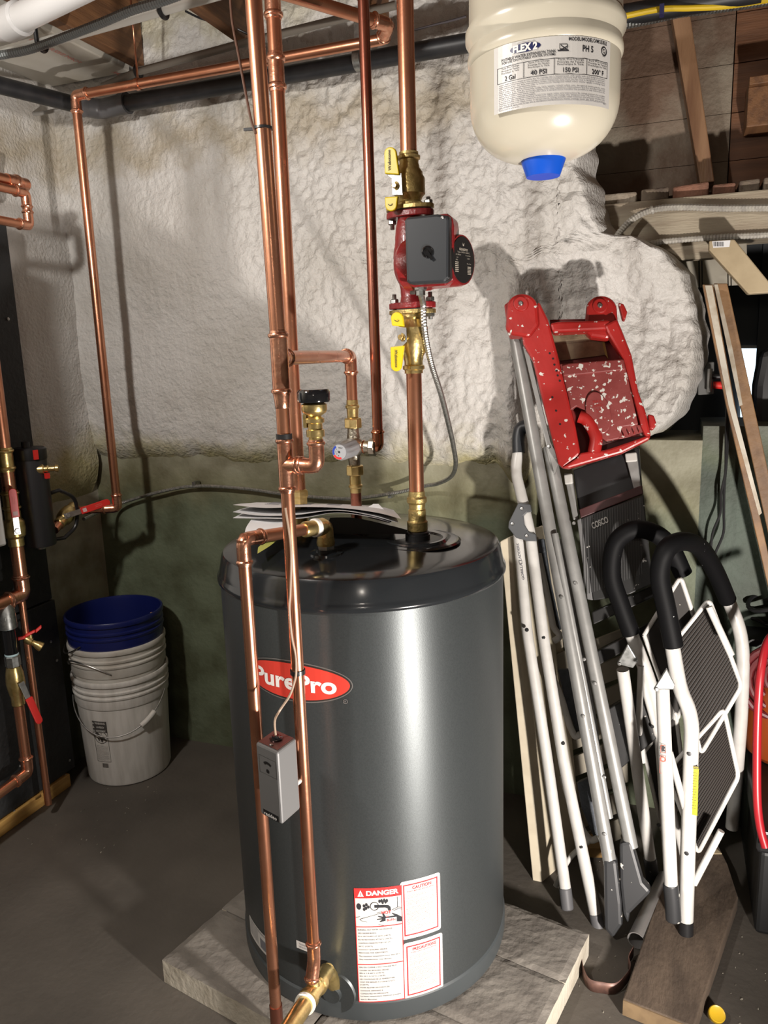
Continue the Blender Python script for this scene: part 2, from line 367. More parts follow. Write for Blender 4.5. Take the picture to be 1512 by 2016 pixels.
# ceiling: subfloor boards as planks, joists as things
plankm = mat('old_plank', (.15, .075, .035), .65, 0, (.085, .042, .022), 5, .2, 30, stretch=(.6, 8, 8))
c = struct(MB().box((-2.1, -2.7, 2.53), (2.6, 4.6, 2.58)).build('ceiling', plankm))
for k in range(24):
    MB().box((-2.0, -1.2+k*.142, 2.49+random.uniform(0, .004)), (2.4, -1.2+k*.142+.137, 2.53)).build('plank', plankm, c)
joistm = mat('joist_wood', (.20, .095, .040), .6, 0, (.12, .055, .025), 6, .2, 30, stretch=(8, .7, 8))
jl = ['brown ceiling joist beside the printed foam board in the corner', 'brown ceiling joist above the copper riser pair', 'brown ceiling joist above the circulator pump', 'brown ceiling joist over the cream expansion tank']
for X, l in zip((-1.585, -1.20, -.78, -.36), jl):
    t = T('ceiling_joist', l, 'joist', (X, 0, 2.31), 'ceiling joists'); MB().box((X-.02, -1.5, 2.31), (X+.02, 2.20, 2.49)).build('timber', joistm, t, .003)
fb = mat('printed_foam_board', (.56, .54, .49), .6, 0, (.45, .42, .35), 5)
t = T('foam_board', 'white foam board with faded red print along the ceiling corner', 'insulation', (-1.8, 1.6, 2.3))
MB().box((-1.95, .4, 2.30), (-1.62, 2.20, 2.335)).build('board', fb, t, .004)
mb = MB()
for k in range(5):
    put_text(mb, 'FOAM INSULATION  FORMULAR', flatmap((-1.66-.0, .65+k*.42, 2.2985), (0, -1, 0), (1, 0, 0))(0), 0, -.04*(k % 2), .018, .32)
mb.build('printing', pinkink, t)

# upper right: sheathing planks behind the sill, leaning stud, blocking, rubble on the beam
sheath = mat('oversprayed_plank', (.30, .26, .20), .75, 0, (.14, .085, .055), 3.2, .5, 60, lo=.42, hi=.60, detail=6)
sheathb = mat('bare_plank', (.17, .075, .035), .6, 0, (.10, .045, .022), 5, .2, 30, stretch=(.6, 8, 8))
wallup = struct(MB().box((-.5, 2.60, 1.80), (1.6, 2.64, 2.6)).build('wall_upper', sheathb))
for k in range(6):
    z0 = 1.80+k*.128
    MB().box((-.5, 2.575+random.uniform(0, .005), z0), (.13, 2.60, z0+.1265)).build('plank', sheath, wallup)
    MB().box((.133, 2.572+random.uniform(0, .005), z0), (1.5, 2.60, z0+.1255)).build('plank', sheathb, wallup)
P = Plane((0, 2.47, 0), (0, -1, 0))
t = T('wall_stud', 'leaning brown stud with white overspray at its foot', 'stud', P.pt(1390, 357))
MB().pl(P, [(1311, -40), (1349, -40), (1407, 357), (1378, 361)], .10).build('timber', mat('stud_wood', (.30, .17, .09), .55, 0, (.17, .08, .04), 4, .2, 40, stretch=(6, 6, .8)), t, .003)
t = T('blocking', 'brown wood blocking right of the leaning stud', 'blocking', (.3, 2.5, 2.02))
MB().box((.165, 2.46, 1.985), (1.2, 2.57, 2.085)).build('timber', joistm, t, .003)
MB().box((.165, 2.44, 2.085), (1.2, 2.57, 2.105)).build('cap', joistm, t, .002)
beamm = mat('sill_timber', (.36, .31, .23), .7, 0, (.22, .17, .12), 5, .3, 40, stretch=(.7, 7, 7))
t = T('sill_beam', 'long whitened timber sill carrying the upper armoured cable', 'beam', (-.18, 2.36, 1.69))
MB().box((-.21, 2.33, 1.690), (1.5, 2.56, 1.800)).build('timber', beamm, t, .004)
t = T('ledger_board', 'pale ledger board under the sill with the lower armoured cable', 'board', (-.18, 2.36, 1.64))
MB().box((-.19, 2.35, 1.640), (.125, 2.40, 1.687)).build('timber', beamm, t, .003)
brm = [mat('rubble_pale', (.38, .33, .26), .85, 0, (.25, .2, .15), 30, .5, 80), mat('rubble_red', (.27, .13, .085), .85, 0, (.18, .09, .06), 30, .5, 80), mat('rubble_brown', (.19, .15, .11), .85, 0, (.12, .09, .07), 30, .5, 80)]
t = T('rubble_course', 'broken bricks and stone chips laid along the sill top', 'masonry', (-.18, 2.42, 1.80)); x = -.215
for k in range(13):
    wdt = random.uniform(.05, .14); h = random.uniform(.022, .036)
    mb = MB(); mb.obox((x+wdt/2, 2.40+random.uniform(-.01, .012), 1.801+h/2), ((1, random.uniform(-.1, .1), random.uniform(-.05, .05)), (0, 1, 0), (0, 0, 1)), (wdt*.93, .10, h))
    mb.build('brick', brm[(0, 2, 1, 1, 2, 2, 0)[k % 7]], t, .005); x += wdt+.004
struct(MB().box((-.3, 2.44, 1.80), (1.5, 2.60, 1.825)).build('trim_2', brm[2]), 'rubble bed behind the sill')

# daylit far corner
t = T('window_1', 'small bright basement window far behind the leaning boards', 'window', (.7, 3.6, 1.3))
del t['category']; t['kind'] = 'structure'
P = Plane((0, 3.61, 0), (0, -1, 0))
MB().pl(P, [(1458, 684), (1530, 684), (1530, 830), (1458, 830)], .01).build('pane', mat('daylight', (.62, .78, .90), .5, emit=1.3), t)
MB().pl(P, [(1454, 680), (1534, 680), (1534, 686), (1454, 686)], .012, .004).build('frame', white, t)
MB().pl(P, [(1490, 686), (1493, 686), (1493, 830), (1490, 830)], .012, .004).build('glazing_bar', white, t)
for k, x in enumerate((.33, .63, .95)):
    MB().box((x, 3.60, 1.1), (x+.29, 3.62, 2.5)).build('panel', greyp, far)

# ================================================================ PIPEWORK
PA = Vector((-.604, 1.15, 0)); PB = Vector((-.794, 1.57, 0)); PC = Vector((-.607, 1.6, 0)); PD = Vector((-.487, 1.5, 0)); PE = Vector((-.700, 1.155, 0))
Z = Vector((0, 0, 1)); V = lambda p, z: Vector((p.x, p.y, z))
r1, r34 = .0130, .0115
zt = lambda y, p: CAM.z + (lambda d: d.z*(p.y/d.y))(ray(756, y))   # rough

def zA(p, y):                                            # height on a vertical pipe at an image row
    lo, hi = -.5, 3
    for _ in range(40):
        mid = (lo+hi)/2; q = V(p, mid)-CAM; yy = 1008-FPX*q.dot(up)/q.dot(fw)
        if yy > y: lo = mid
        else: hi = mid
    return lo
# main riser (front) -----------------------------------------------------
z1, z2, z3, z4, z5, z6 = zA(PA, 665), zA(PA, 705), zA(PA, 762), zA(PA, 872), zA(PA, 915), zA(PA, 1888)
t = T('copper_riser', 'tall copper riser in front of the tank with two tees and a black zip tie', 'pipe', V(PA, z6))
TA = (V(PA, 2.6)+Vector((-.021, 0, 0))-V(PA, z2)).normalized()
MB().tube([V(PA, z2), V(PA, z2)+TA*(2.6-z2)], r1, 24).build('pipe_segment', cop, t)
MB().tube([V(PA, z6), V(PA, z2)], r34, 24).build('pipe_segment', cop, t)
bdir = (at(680, 690, 1.6)-V(PA, z2)); bdir.z = 0; bdir.normalize()
mb = MB(); mb.tube([V(PA, z3+.004), V(PA, z1-.004)], r1*1.13, 22); sleeve(mb, V(PA, z1-.015), Z, r1, .026); sleeve(mb, V(PA, z3+.012), -Z, r1, .026)
mb.tube([V(PA, z2), V(PA, z2)+bdir*r1*1.9], .0135, 18); sleeve(mb, V(PA, z2)+bdir*r1*1.2, bdir, .0122, .026); mb.build('tee', copf, t)
MB().lathe([(r1*1.1, 0), (r1*1.0, -.012), (r34*1.06, -.022), (r34, -.023)][::-1], V(PA, z3-.012), Z, 20).build('reducer', copf, t)
vdir = Vector((1, -.12, 0)).normalized()
tee(t, V(PA, z5), Z, vdir, r34, .095)
ezA = V(PA, z6); vb = at(585, 1985, 1.09)               # elbow leads down-left into the brass drain fitting
elbow(t, ezA, Z, at(612, 1945, 1.13)-ezA, r34, .034)
MB().lathe([(r34+.0005, -.004), (r34+.0022, -.004), (r34+.0022, .004), (r34+.0005, .004)], V(PA, zA(PA, 1322)), Z, 20).build('zip_tie', blk, t)
MB().lathe([(r34+.0005, -.005), (r34+.0022, -.005), (r34+.0022, .005), (r34+.0005, .005)], V(PA, zA(PA, 860)), Z, 20).build('zip_tie', blk, t)
tz = V(PA, zA(PA, 252)); tz += Vector((TA.x*(tz.z-z2), 0, 0)); mb = MB(); mb.lathe([(r1+.0005, -.002), (r1+.002, -.002), (r1+.002, .002), (r1+.0005, .002)], tz, Z, 20)
mb.obox(tz+Vector((-.020, -.006, 0)), ((1, .2, 0), (0, 1, 0), (0, 0, 1)), (.018, .004, .004)); mb.build('zip_tie', blk, t)
# second riser (behind) ---------------------------------------------------
t = T('copper_riser', 'copper riser just behind the front one with pressed couplings near the ceiling', 'pipe', V(PB, 1.04))
MB().tube([V(PB, 1.07), V(PB, 2.6)], .0150, 24).build('pipe_segment', cop, t)
coupling(t, V(PB, zA(PB, 143)), Z, .0150, .075); coupling(t, V(PB, zA(PB, 4)), Z, .0150, .065)
mb = MB(); mb.lathe([(.015, .03), (.019, .03), (.019, .055), (.022, .06), (.022, .07), (.016, .075)], V(PB, 1.04), Z, 6, False); mb.lathe([(.018, 0), (.018, .03)], V(PB, 1.035), Z, 20); mb.build('adapter', brass, t)
# thin dark return with mixing valve --------------------------------------
vz = zA(PC, 880); vx = at(697, 880, 1.6).x; VC = Vector((vx, 1.6, vz)); zc = VC.z
t = T('copper_return_pipe', 'darker thin copper pipe dropping right of the mixing valve', 'pipe', V(PC, zc))
MB().tube([V(PC, zc+.02), V(PC, 2.6)], r34, 22).build('pipe_segment', copd, t)
elbow(t, V(PC, zc), Z, Vector((-1, 0, -.0)), r34, .032, mat('copper_elbow_dark', (.50, .2, .11), .22, 1))
t = T('mixing_valve', 'nickel thermostatic mixing valve with blue and red dial', 'valve', VC)
nick = mat('nickel_brass', (.50, .46, .38), .30, 1, (.38, .35, .28), 60, .2, 150)
mb = MB(); mb.lathe([(.013, -.042), (.015, -.02), (.022, -.012), (.024, 0), (.022, .012), (.015, .02), (.013, .042)], VC, Z, 28)
mb.lathe([(.014, .0), (.015, .045)], VC, (1, 0, 0), 24); mb.build('body', nick, t)
kd = (at(660, 893, 1.50)-VC).normalized()
mb = MB(); n = 40; prof = [(.020, .012), (.0215, .020), (.0205, .055), (.0195, .074), (.017, .079)]
k0 = len(mb.v); mb.lathe(prof, VC, kd, n)
for i in range(len(mb.v)):
    ring, j = divmod(i, n)
    if 1 <= ring <= 3 and j % 4 < 2: c0 = VC+kd*prof[ring][1]; mb.v[i] = c0+(mb.v[i]-c0)*.92
mb.build('knob', mat('grey_knob', (.22, .22, .23), .45), t)
ku = Vector((0, 0, 1)); kx = ku.cross(kd)*1.0; ku2 = kd.cross(kx); kc = VC+kd*.0795
fm = flatmap(kc, kx, ku2)
mb = MB(); mb.add([fm(.0003)(.0165*math.cos(a*R(10)), .0165*math.sin(a*R(10))) for a in range(36)], [list(range(36))]); mb.build('dial_face', mat('dial_grey', (.33, .34, .36), .5), t)
def arcband(mb, f, r0, r1_, a0, a1, n=14):
    for i in range(n):
        a = R(a0+(a1-a0)*i/n); b = R(a0+(a1-a0)*(i+1)/n)
        mb.add([f(r0*math.cos(a), r0*math.sin(a)), f(r1_*math.cos(a), r1_*math.sin(a)), f(r1_*math.cos(b), r1_*math.sin(b)), f(r0*math.cos(b), r0*math.sin(b))], [(0, 1, 2, 3)])
mb = MB(); arcband(mb, fm(.0007), .0115, .0160, 120, 205); mb.build('cold_arc', mat('blue_ink', (.02, .05, .35), .5), t)
mb = MB(); arcband(mb, fm(.0007), .0115, .0160, 210, 290); mb.build('hot_arc', redink, t)
mb = MB()
for s, u, v in (('MAX', .004, .009), ('1', -.006, .006), ('2', -.008, .001), ('3', -.006, -.004), ('4', -.002, -.008)): put_text(mb, s, fm(.0007), u, v, .0034)
mb.lathe([(.0025, 0), (.002, .002)], kc, kd, 12); mb.build('printing', ink, t)
for s in (1, -1):
    mb = MB(); mb.lathe([(.018, .042), (.0205, .044), (.0205, .062), (.018, .065)], VC, Z*s, 8, False); mb.build('union_nut', brass, t, .001)
    mb = MB(); mb.lathe([(.0125, .06), (.0135, .085), (.016, .088), (.016, .092), (.0135, .095), (.013, .105)], VC, Z*s, 22); mb.build('tailpiece', brass, t)
MB().lathe([(.018, .038), (.0205, .040), (.0205, .052), (.017, .055)], VC, (1, 0, 0), 8, False).build('union_nut', nick, t, .001)
top = Vector((vx, 1.6, z2)); a = V(PA, z2)
t = T('copper_branch', 'short copper branch from the front riser elbowing down to the mixing valve', 'pipe', top)
MB().tube([a+bdir*.03, top], .0122, 22).build('pipe_segment', cop, t); MB().tube([top, VC+Z*.09], .0122, 22).build('pipe_segment', cop, t)
elbow(t, top, (a-top), -Z, .0122, .034)
t = T('copper_stub', 'short dark copper stub rising from the papers to the mixing valve', 'pipe', Vector((vx, 1.6, 1.04)))
MB().tube([Vector((vx, 1.6, 1.035)), VC-Z*.09], .0125, 20).build('pipe_segment', copd, t)
# air vent / vacuum relief on the small tee -------------------------------
q = V(PA, z5); ex = .062; c0 = q+vdir*ex; vt = T('relief_valve', 'brass relief valve with black disc cap on a copper elbow', 'valve', c0)
MB().tube([q+vdir*.02, c0], r34*.95, 18).build('pipe_segment', copf, vt)
elbow(vt, c0, -vdir, Z, r34, .036)
mb = MB(); mb.lathe([(.0115, .030), (.0115, .048), (.015, .049), (.015, .060), (.012, .061), (.012, .070), (.0155, .072), (.0155, .078), (.010, .082), (.019, .088), (.021, .092), (.021, .101), (.016, .104)], c0, Z, 24)
mb.build('body', brass, vt)
mb = MB(); mb.obox(c0+Vector((-.014, -.006, .075)), ((1, 0, 0), (0, 1, 0), (0, 0, 1)), (.006, .006, .022)); mb.build('tag', brass, vt)
mb = MB(); mb.lathe([(.010, .103), (.0255, .105), (.027, .108), (.027, .121), (.024, .1255), (0, .127)], c0, Z, 36); mb.build('cap', blkg, vt)
# right riser + circulator -------------------------------------------------
zt1, zf1, zf2, zb1 = zA(PD, 300), zA(PD, 412), zA(PD, 612), zA(PD, 735)
t = T('copper_supply_pipe', 'straight copper pipe above the circulator pump', 'pipe', V(PD, zt1))
MB().tube([V(PD, zt1), V(PD, 2.6)], .0158, 24).build('pipe_segment', cop, t)
t = T('copper_supply_pipe', 'copper pipe from the lower yellow-handled valve to the tank top', 'pipe', V(PD, 1.06))
MB().tube([V(PD, 1.07), V(PD, zb1)], .0155, 24).build('pipe_segment', cop, t)
mb = MB(); mb.lathe([(.024, -.022), (.024, .0), (.021, .002)], V(PD, 1.045), Z, 24); mb.build('dielectric_collar', blk, t)
mb = MB(); mb.lathe([(.0195, 0), (.0215, .002), (.0215, .020), (.0195, .022), (.0185, .024), (.0185, .045), (.0165, .047), (.0175, .058), (.021, .062), (.021, .070), (.0175, .074), (.0165, .085)], V(PD, 1.047), Z, 24); mb.build('adapter', brassd, t)
def ball_valve(label, zs, flip, grip, tip, plate, Yp):
    # zs: z of pipe mouth, flange z ; flip = -1 when the pipe is below
    zm, zf = zs; t = T('ball_valve', label, 'valve', V(PD, zf)); s = 1 if zm > zf else -1; L = abs(zm-zf)
    pr = [(.026, .004), (.026, .012), (.022, .016), (.025, .024), (.030, .030), (.030, .062), (.026, .070), (.026, .074), (.020, .084), (.020, .088)]
    pr = [(r_, z_*L/.115) for r_, z_ in pr] + [(.0185, L*.80), (.0185, L*.86), (.022, L*.88), (.022, L*.93), (.0185, L*.95), (.0185, L), (.0158, L)]
    mb = MB(); mb.lathe(pr, V(PD, zf), Z*s, 28); mb.build('body', brassd if s > 0 else brass, t)
    pl = Plane((0, Yp, 0), (0, -1, 0)); st = pl.pt(*plate[0])
    mb = MB(); mb.tube([V(PD, st.z), st], .0085, 12); mb.build('stem', brassd, t)
    mb = MB(); mb.pl(pl, plate[1], .003); lv = mb.build('lever', steel, t, .0006)
    mb = MB(); bolt(mb, st+Vector((0, -.003, 0)), (0, -1, 0), .0055, .005); mb.build('nut', brass, t)
    g = MB().pl(pl, grip, .008, .005).build('grip', yel, lv, .002); MB().pl(pl, tip, .008, .005).build('grip', yel, lv, .002)
    return t, pl
def rnd(x0, y0, x1, y1, top=True, n=8, lean_=0, both=False):   # pill outline in pixels
    w_ = (x1-x0)/2; cx = (x0+x1)/2; P_ = []
    if top:
        for k in range(n+1): a = math.pi - math.pi*k/n; P_.append((cx+w_*math.cos(a), y0+w_-w_*math.sin(a)))
        P_ += [(x1+lean_, y1), (x0+lean_, y1)]
    else:
        P_ += [(x0+lean_, y0), (x1+lean_, y0)]
        for k in range(n+1): a = math.pi*k/n; P_.append((cx+w_*math.cos(a), y1-w_+w_*math.sin(a)))
    return P_
t, pl = ball_valve('brass valve above the pump with yellow lever handle up', (zt1, zf1), 1, rnd(756, 289, 780, 343)[:-2]+[(786, 344), (757, 342)], rnd(758, 386, 780, 416, False)[:0]+[(757, 388), (783, 386)]+rnd(758, 386, 781, 416, False)[2:], ((778, 366), [(762, 344), (790, 340), (793, 384), (772, 384), (771, 352)]), 1.46)
mb = MB(); fmh = flatmap(pl.pt(767, 315, .0065), Z, (-1, 0, 0)); put_text(mb, 'Webstone', fmh(0), 0, .001, .0055, .036, bold=.02); mb.build('lettering', ink, t)
fmh = flatmap(pl.pt(768, 399, .0065), (1, 0, 0), Z); mb = MB(); arcband(mb, fmh(0), .004, .0052, 200, 340); mb.build('arrow_mark', ink, t)
t, pl = ball_valve('brass valve under the pump with yellow lever handle down', (zb1, zf2), -1, [(768, 683), (795, 680)]+rnd(769, 680, 790, 731, False)[2:], rnd(769, 614, 793, 640)[:-2]+[(795, 643), (771, 641)], ((790, 664), [(779, 643), (800, 645), (801, 672), (790, 684), (776, 682), (783, 668)]), 1.46)
mb = MB(); fmh = flatmap(pl.pt(779, 706, .0065), -Z, (1, 0, 0)); put_text(mb, 'Webstone', fmh(0), 0, .001, .0055, .034, bold=.02); mb.build('lettering', ink, t)
fmh = flatmap(pl.pt(781, 628, .0065), (1, 0, 0), Z); mb = MB(); arcband(mb, fmh(0), .004, .0052, 200, 340); mb.build('arrow_mark', ink, t)

t = T('circulator_pump', 'red circulator pump with black control box', 'pump', V(PD, (zf1+zf2)/2)); zc = (zf1+zf2)/2
fx = Vector((.985, -.17, 0)); fy = Vector((.17, .985, 0))    # flange long axis
def flange(z, h, m, k=1):
    P_ = [V(PD, z)+fx*(.050*k*math.cos(a*R(15)))*(1 if abs(math.cos(a*R(15))) < .8 else 1.0)+fy*(.030*k*math.sin(a*R(15))) for a in range(24)]
    return MB().prism(P_, Z*h)
flange(zf1-.002, .008, 0).build('isolation_flange', brassd, t, .001); flange(zf2-.006, .008, 0).build('isolation_flange', brassd, t, .001)
flange(zf1-.016, .012, 0).build('flange', pumpred, t, .002); flange(zf2+.004, .012, 0).build('flange', pumpred, t, .002)
for z_, s in ((zf1, 1), (zf2, -1)):
    for k in (-1, 1):
        mb = MB(); c0 = V(PD, z_)+fx*.040*k; mb.tube([c0+Z*.018*s*(1 if s*k > -2 else 1), c0-Z*.034*s], .0042, 10); bolt(mb, c0+Z*(.006*s), Z*s, .0085, .007); bolt(mb, c0-Z*(.017*s), -Z*s, .0085, .008)
        mb.build('flange_bolt', galv, t)
mb = MB(); mb.tube(spl([V(PD, zf1-.012), V(PD, zf1-.03)+fx*-.004, V(PD, zc+.03)+fx*-.003, V(PD, zc)+fx*-.006, V(PD, zc-.035)+fx*-.004, V(PD, zf2+.03)+fx*-.002, V(PD, zf2+.008)], 6),
    [.026, .025, .024, .023, .022, .023, .024, .025, .026, .027, .028, .028, .029, .029, .030, .030, .030, .030, .029, .028, .027, .026, .025, .024, .023, .022, .021, .020, .020, .020, .020, .021, .022, .023, .024, .024, .025], 24)
mb.build('volute', pumpred, t)
nd = Vector((.962, -.27, 0)).normalized()     # motor axis, towards the viewer's right
mc = V(PD, zA(PD, 498)) + nd*.0
mr = .046; mlen = .125
mc = at(911, 512, 1.425) - nd*mlen
mb = MB(); mb.lathe([(mr*.9, .0), (mr*1.05, .01), (mr*1.05, .05), (mr, .056), (mr, mlen-.008), (mr*.95, mlen)], mc, nd, 36); mb.build('motor_housing', pumpred, t)
fpn = flatmap(mc+nd*(mlen+.0002), Z.cross(nd)*1.0, Z)
mb = MB(); mb.lathe([(.0, mlen), (.0405, mlen), (.0405, mlen+.0012), (0, mlen+.0014)], mc, nd, 36); mb.build('nameplate', blk, t)
fpn = fpn(.0016); mb = MB(); put_text(mb, 'GRUNDFOS', fpn, 0, .018, .0042, .030, bold=.03); put_text(mb, 'Type UPS15-58FC', fpn, 0, .0125, .0026, .044)
for i, (s, u, v) in enumerate((('PN 59896341', -.018, .008), ('TF 110  IP 44', .016, .008), ('115V', -.022, .003), ('1/25HP', .018, .003), ('60Hz', -.024, -.001), ('Max 10 bar', .02, -.006))): put_text(mb, s, fpn, u, v, .0024)
for k in range(6): rect_uv(mb, fpn, -.030, -.006-k*.0032, -.018, -.0045-k*.0032, 1); rect_uv(mb, fpn, .014, -.012-k*.0025, .027, -.0108-k*.0025, 1)
mb.add([fpn(-.004, .030), fpn(-.001, .026), fpn(0, .029), fpn(.001, .026), fpn(.004, .030), fpn(.002, .024), fpn(-.002, .024)], [(0, 1, 6), (1, 2, 3), (3, 4, 5), (1, 3, 5, 6)])
mb.build('printing', mat('plate_ink', (.42, .38, .32), .5), t)
# control box: rounded black box facing the viewer
bp = Plane(at(838, 490, 1.405), (-nd.y*-.0+.02, -1, .0)); bp = Plane(at(838, 490, 1.365), (.05, -1, 0))
box_px = [(796, 434), (800, 427), (860, 421), (880, 424), (884, 432), (883, 548), (876, 556), (806, 560), (800, 553)]
mb = MB(); mb.pl(bp, [(800, 428), (880, 420), (890, 427), (893, 445), (893, 552), (876, 562), (812, 566), (800, 556)], .050, -.022); mb.build('box_base', pumpred, t, .004)
mb = MB(); mb.pl(bp, box_px, .030); mb.build('control_box', darkg, t, .006)
mb = MB(); mb.pl(bp, [(872, 424), (884, 424), (886, 548), (876, 556)], .032, -.002); mb.build('box_edge', blk, t, .003)
mb = MB(); c0 = bp.pt(842, 496, .0); mb.lathe([(.0105, 0), (.0105, .002), (.0085, .003), (.0075, .0015), (0, .0015)], c0, bp.n, 24); mb.obox(c0+bp.n*.003+Vector((.004, 0, -.006)), ((.55, 0, -.83), (.83, 0, .55), (0, 1, 0)), (.018, .005, .004)); mb.build('speed_knob', blkg, t)
MB().lathe([(.0028, 0), (.0028, .0015), (.0018, .0022)], bp.pt(871, 428, 0), bp.n, 12).build('screw', steel, t)
cg = bp.pt(828, 566, -.035)
mb = MB(); mb.lathe([(.010, 0), (.012, .004), (.012, .008), (.009, .010), (.009, .018)], cg+Z*.004, -Z, 8, False); bolt(mb, cg+Vector((-.010, 0, -.008)), (-1, 0, 0), .004, .01); mb.build('cable_gland', galv, t)
# armoured whip from pump down to the wall, and the cable along the wall
pts = [cg-Z*.01, at(833, 600, 1.46), at(836, 650, 1.47), at(848, 712, 1.52), at(868, 775, 1.62), at(882, 830, 1.75), at(893, 880, 1.9), at(897, 915, 2.0), at(888, 938, 2.1), at(862, 952, 2.17), at(835, 957, 2.2), at(780, 970, 2.215), at(700, 981, 2.22), at(640, 980, 2.225), at(560, 973, 2.225), at(480, 962, 2.225), at(390, 957, 2.225), at(320, 967, 2.22), at(225, 995, 2.20), at(165, 1022, 2.0)]
tag(armoured(MB(), pts, .0064).build('armoured_cable', armr), 'thin armoured cable from the pump looping along the green wall', 'cable')
mb = MB()
mb.obox(at(770, 973, 2.235), ((1, 0, 0), (0, 1, 0), (0, 0, 1)), (.012, .03, .02)); tag(mb.build('cable_clip', galv), 'small metal clip holding the armoured cable right of the mixing valve', 'clip')
tag(MB().obox(at(386, 953, 2.235), ((1, 0, 0), (0, 1, 0), (0, 0, 1)), (.012, .03, .02)).build('cable_clip', galv), 'small metal clip holding the armoured cable left of the tank', 'clip')
# left front pipe with the tank elbow, brass elbow on top ------------------
ze = zA(PE, 1062); te = at(640, 1036, 1.359); e0 = V(PE, ze)
t = T('copper_tank_pipe', 'left front copper pipe elbowing over the tank rim', 'pipe', V(PE, .03))
MB().tube([V(PE, .0), e0], r34, 22).build('pipe_segment', cop, t); MB().tube([e0, te], r34, 20).build('pipe_segment', cop, t)
elbow(t, e0, -Z, te-e0, r34, .040)
MB().tube([V(PE, .0), V(PE, zA(PE, 1978))], r34*1.14, 20).build('socket', copd, t)
t = T('brass_elbow', 'brass elbow and union with white thread tape on the tank top', 'fitting', Vector((te.x, te.y, 1.035)))
d = (te-e0).normalized(); mb = MB(); mb.lathe([(.0135, -.062), (.0155, -.058), (.0155, -.030), (.018, -.028), (.018, -.008), (.0165, -.006)], te, d, 20)
mb.tube(arc([te-d*.02, te, te-Z*.025], .02), .0165, 18); mb.build('body', brass, t)
mb = MB(); mb.lathe([(.0165, 0), (.0185, .002), (.0185, .010), (.0165, .012)], te-d*.034, d, 18); mb.build('thread_tape', mat('thread_tape', (.75, .75, .72), .6), t)
zz = te.z; mb = MB(); mb.lathe([(.0145, 1.012-zz), (.0145, 1.032-zz)], te, Z, 20); mb.lathe([(.0175, 1.032-zz), (.0175, 1.042-zz)], te, Z, 6, False); mb.build('nipple', steel, t)
MB().lathe([(.0175, 1.042-zz), (.0185, 1.048-zz), (.0165, 1.06-zz), (.0165, -.02)], te, Z, 20).build('union', brassd, t)
# drain fitting at the bottom ----------------------------------------------
base = at(643, 1912, 1.20); pbt = at(572, 2020, 1.03); a_ = Vector((-.612, 1.19, z6-.045)); dd = (pbt-base).normalized()
t = T('drain_fitting', 'brass tee with white thread tape at the tank foot', 'fitting', base)
mb = MB(); mb.lathe([(.016, 0), (.016, .035), (.020, .037), (.020, .050), (.017, .052), (.017, .085), (.020, .088), (.020, .100), (.0165, .102), (.0165, .20)], base, dd, 24); mb.build('body', brass, t)
ac = base+dd*.068; mb = MB(); mb.tube([ac, V(PA, z6)*.45+ac*.55], .013, 18); mb.tube([base, Vector((-.60, 1.235, .13))], .016, 18); mb.build('branch', brassd, t)
tape = MATS['thread_tape']
mb = MB(); mb.lathe([(.017, -.003), (.0205, -.003), (.0205, .003), (.017, .003)], base+dd*.108, dd, 24); mb.lathe([(.016, -.003), (.0195, -.003), (.0195, .003), (.016, .003)], base+dd*.040, dd, 24); mb.build('thread_tape', tape, t)

# ceiling runs and corner drop --------------------------------------------
cA = atz(165, 192, 2.175); cA = Vector((at(152, 225, 2.0).x, 2.0, 2.185)); cB = Vector((at(752, 74, 2.0).x, 2.0, 2.185)); r_ = .0135
cD = Vector((cA.x, 2.0, zA(Vector((cA.x, 2.0, 0)), 1000))); cE = atx(150, 1035, -1.80); cE.z = cD.z
t = run('copper_corner_pipe', 'copper pipe across the ceiling dropping down the room corner', [cB, cA, cD, Vector((-1.80, 1.93, cD.z))], r_)
MB().tube([atz(272, 165, 2.20), Vector((at(272, 165, 2.0).x, 2.0, 2.47))], .003, 8).build('hanger_strap', cop, t)
MB().lathe([(.0138, -.006), (.016, -.006), (.016, .006), (.0138, .006)], Vector((at(272, 165, 2.0).x, 2.0, 2.185)), (1, 0, 0), 18).build('hanger_loop', cop, t)
e2 = atz(640, -10, 2.2)
run('copper_ceiling_pipe', 'copper pipe slanting under the ceiling to meet the corner run', [cB+Vector((.0, -.0, .0)), cB+Vector((.035, -.045, .012)), atz(600, -12, 2.2)+Vector((-.1, -.12, 0))], .0145)
tag(MB().tube([at(203, 170, 2.13), at(272, 141, 2.12), at(490, 82, 2.11), at(780, 10, 2.10)], .0105, 14).build('grey_tube', mat('tan_tube', (.22, .20, .17), .5)), 'thin tan plastic tube running above the copper ceiling pipe', 'tube')
tag(MB().tube([at(272, 141, 2.12)+Vector((0, -.015*math.cos(R(q)), -.015*math.sin(R(q)))) for q in range(-60, 220, 20)], .006, 8).build('pipe_hook', blk), 'black pipe hook holding the tan tube at the hanger strap', 'hook')
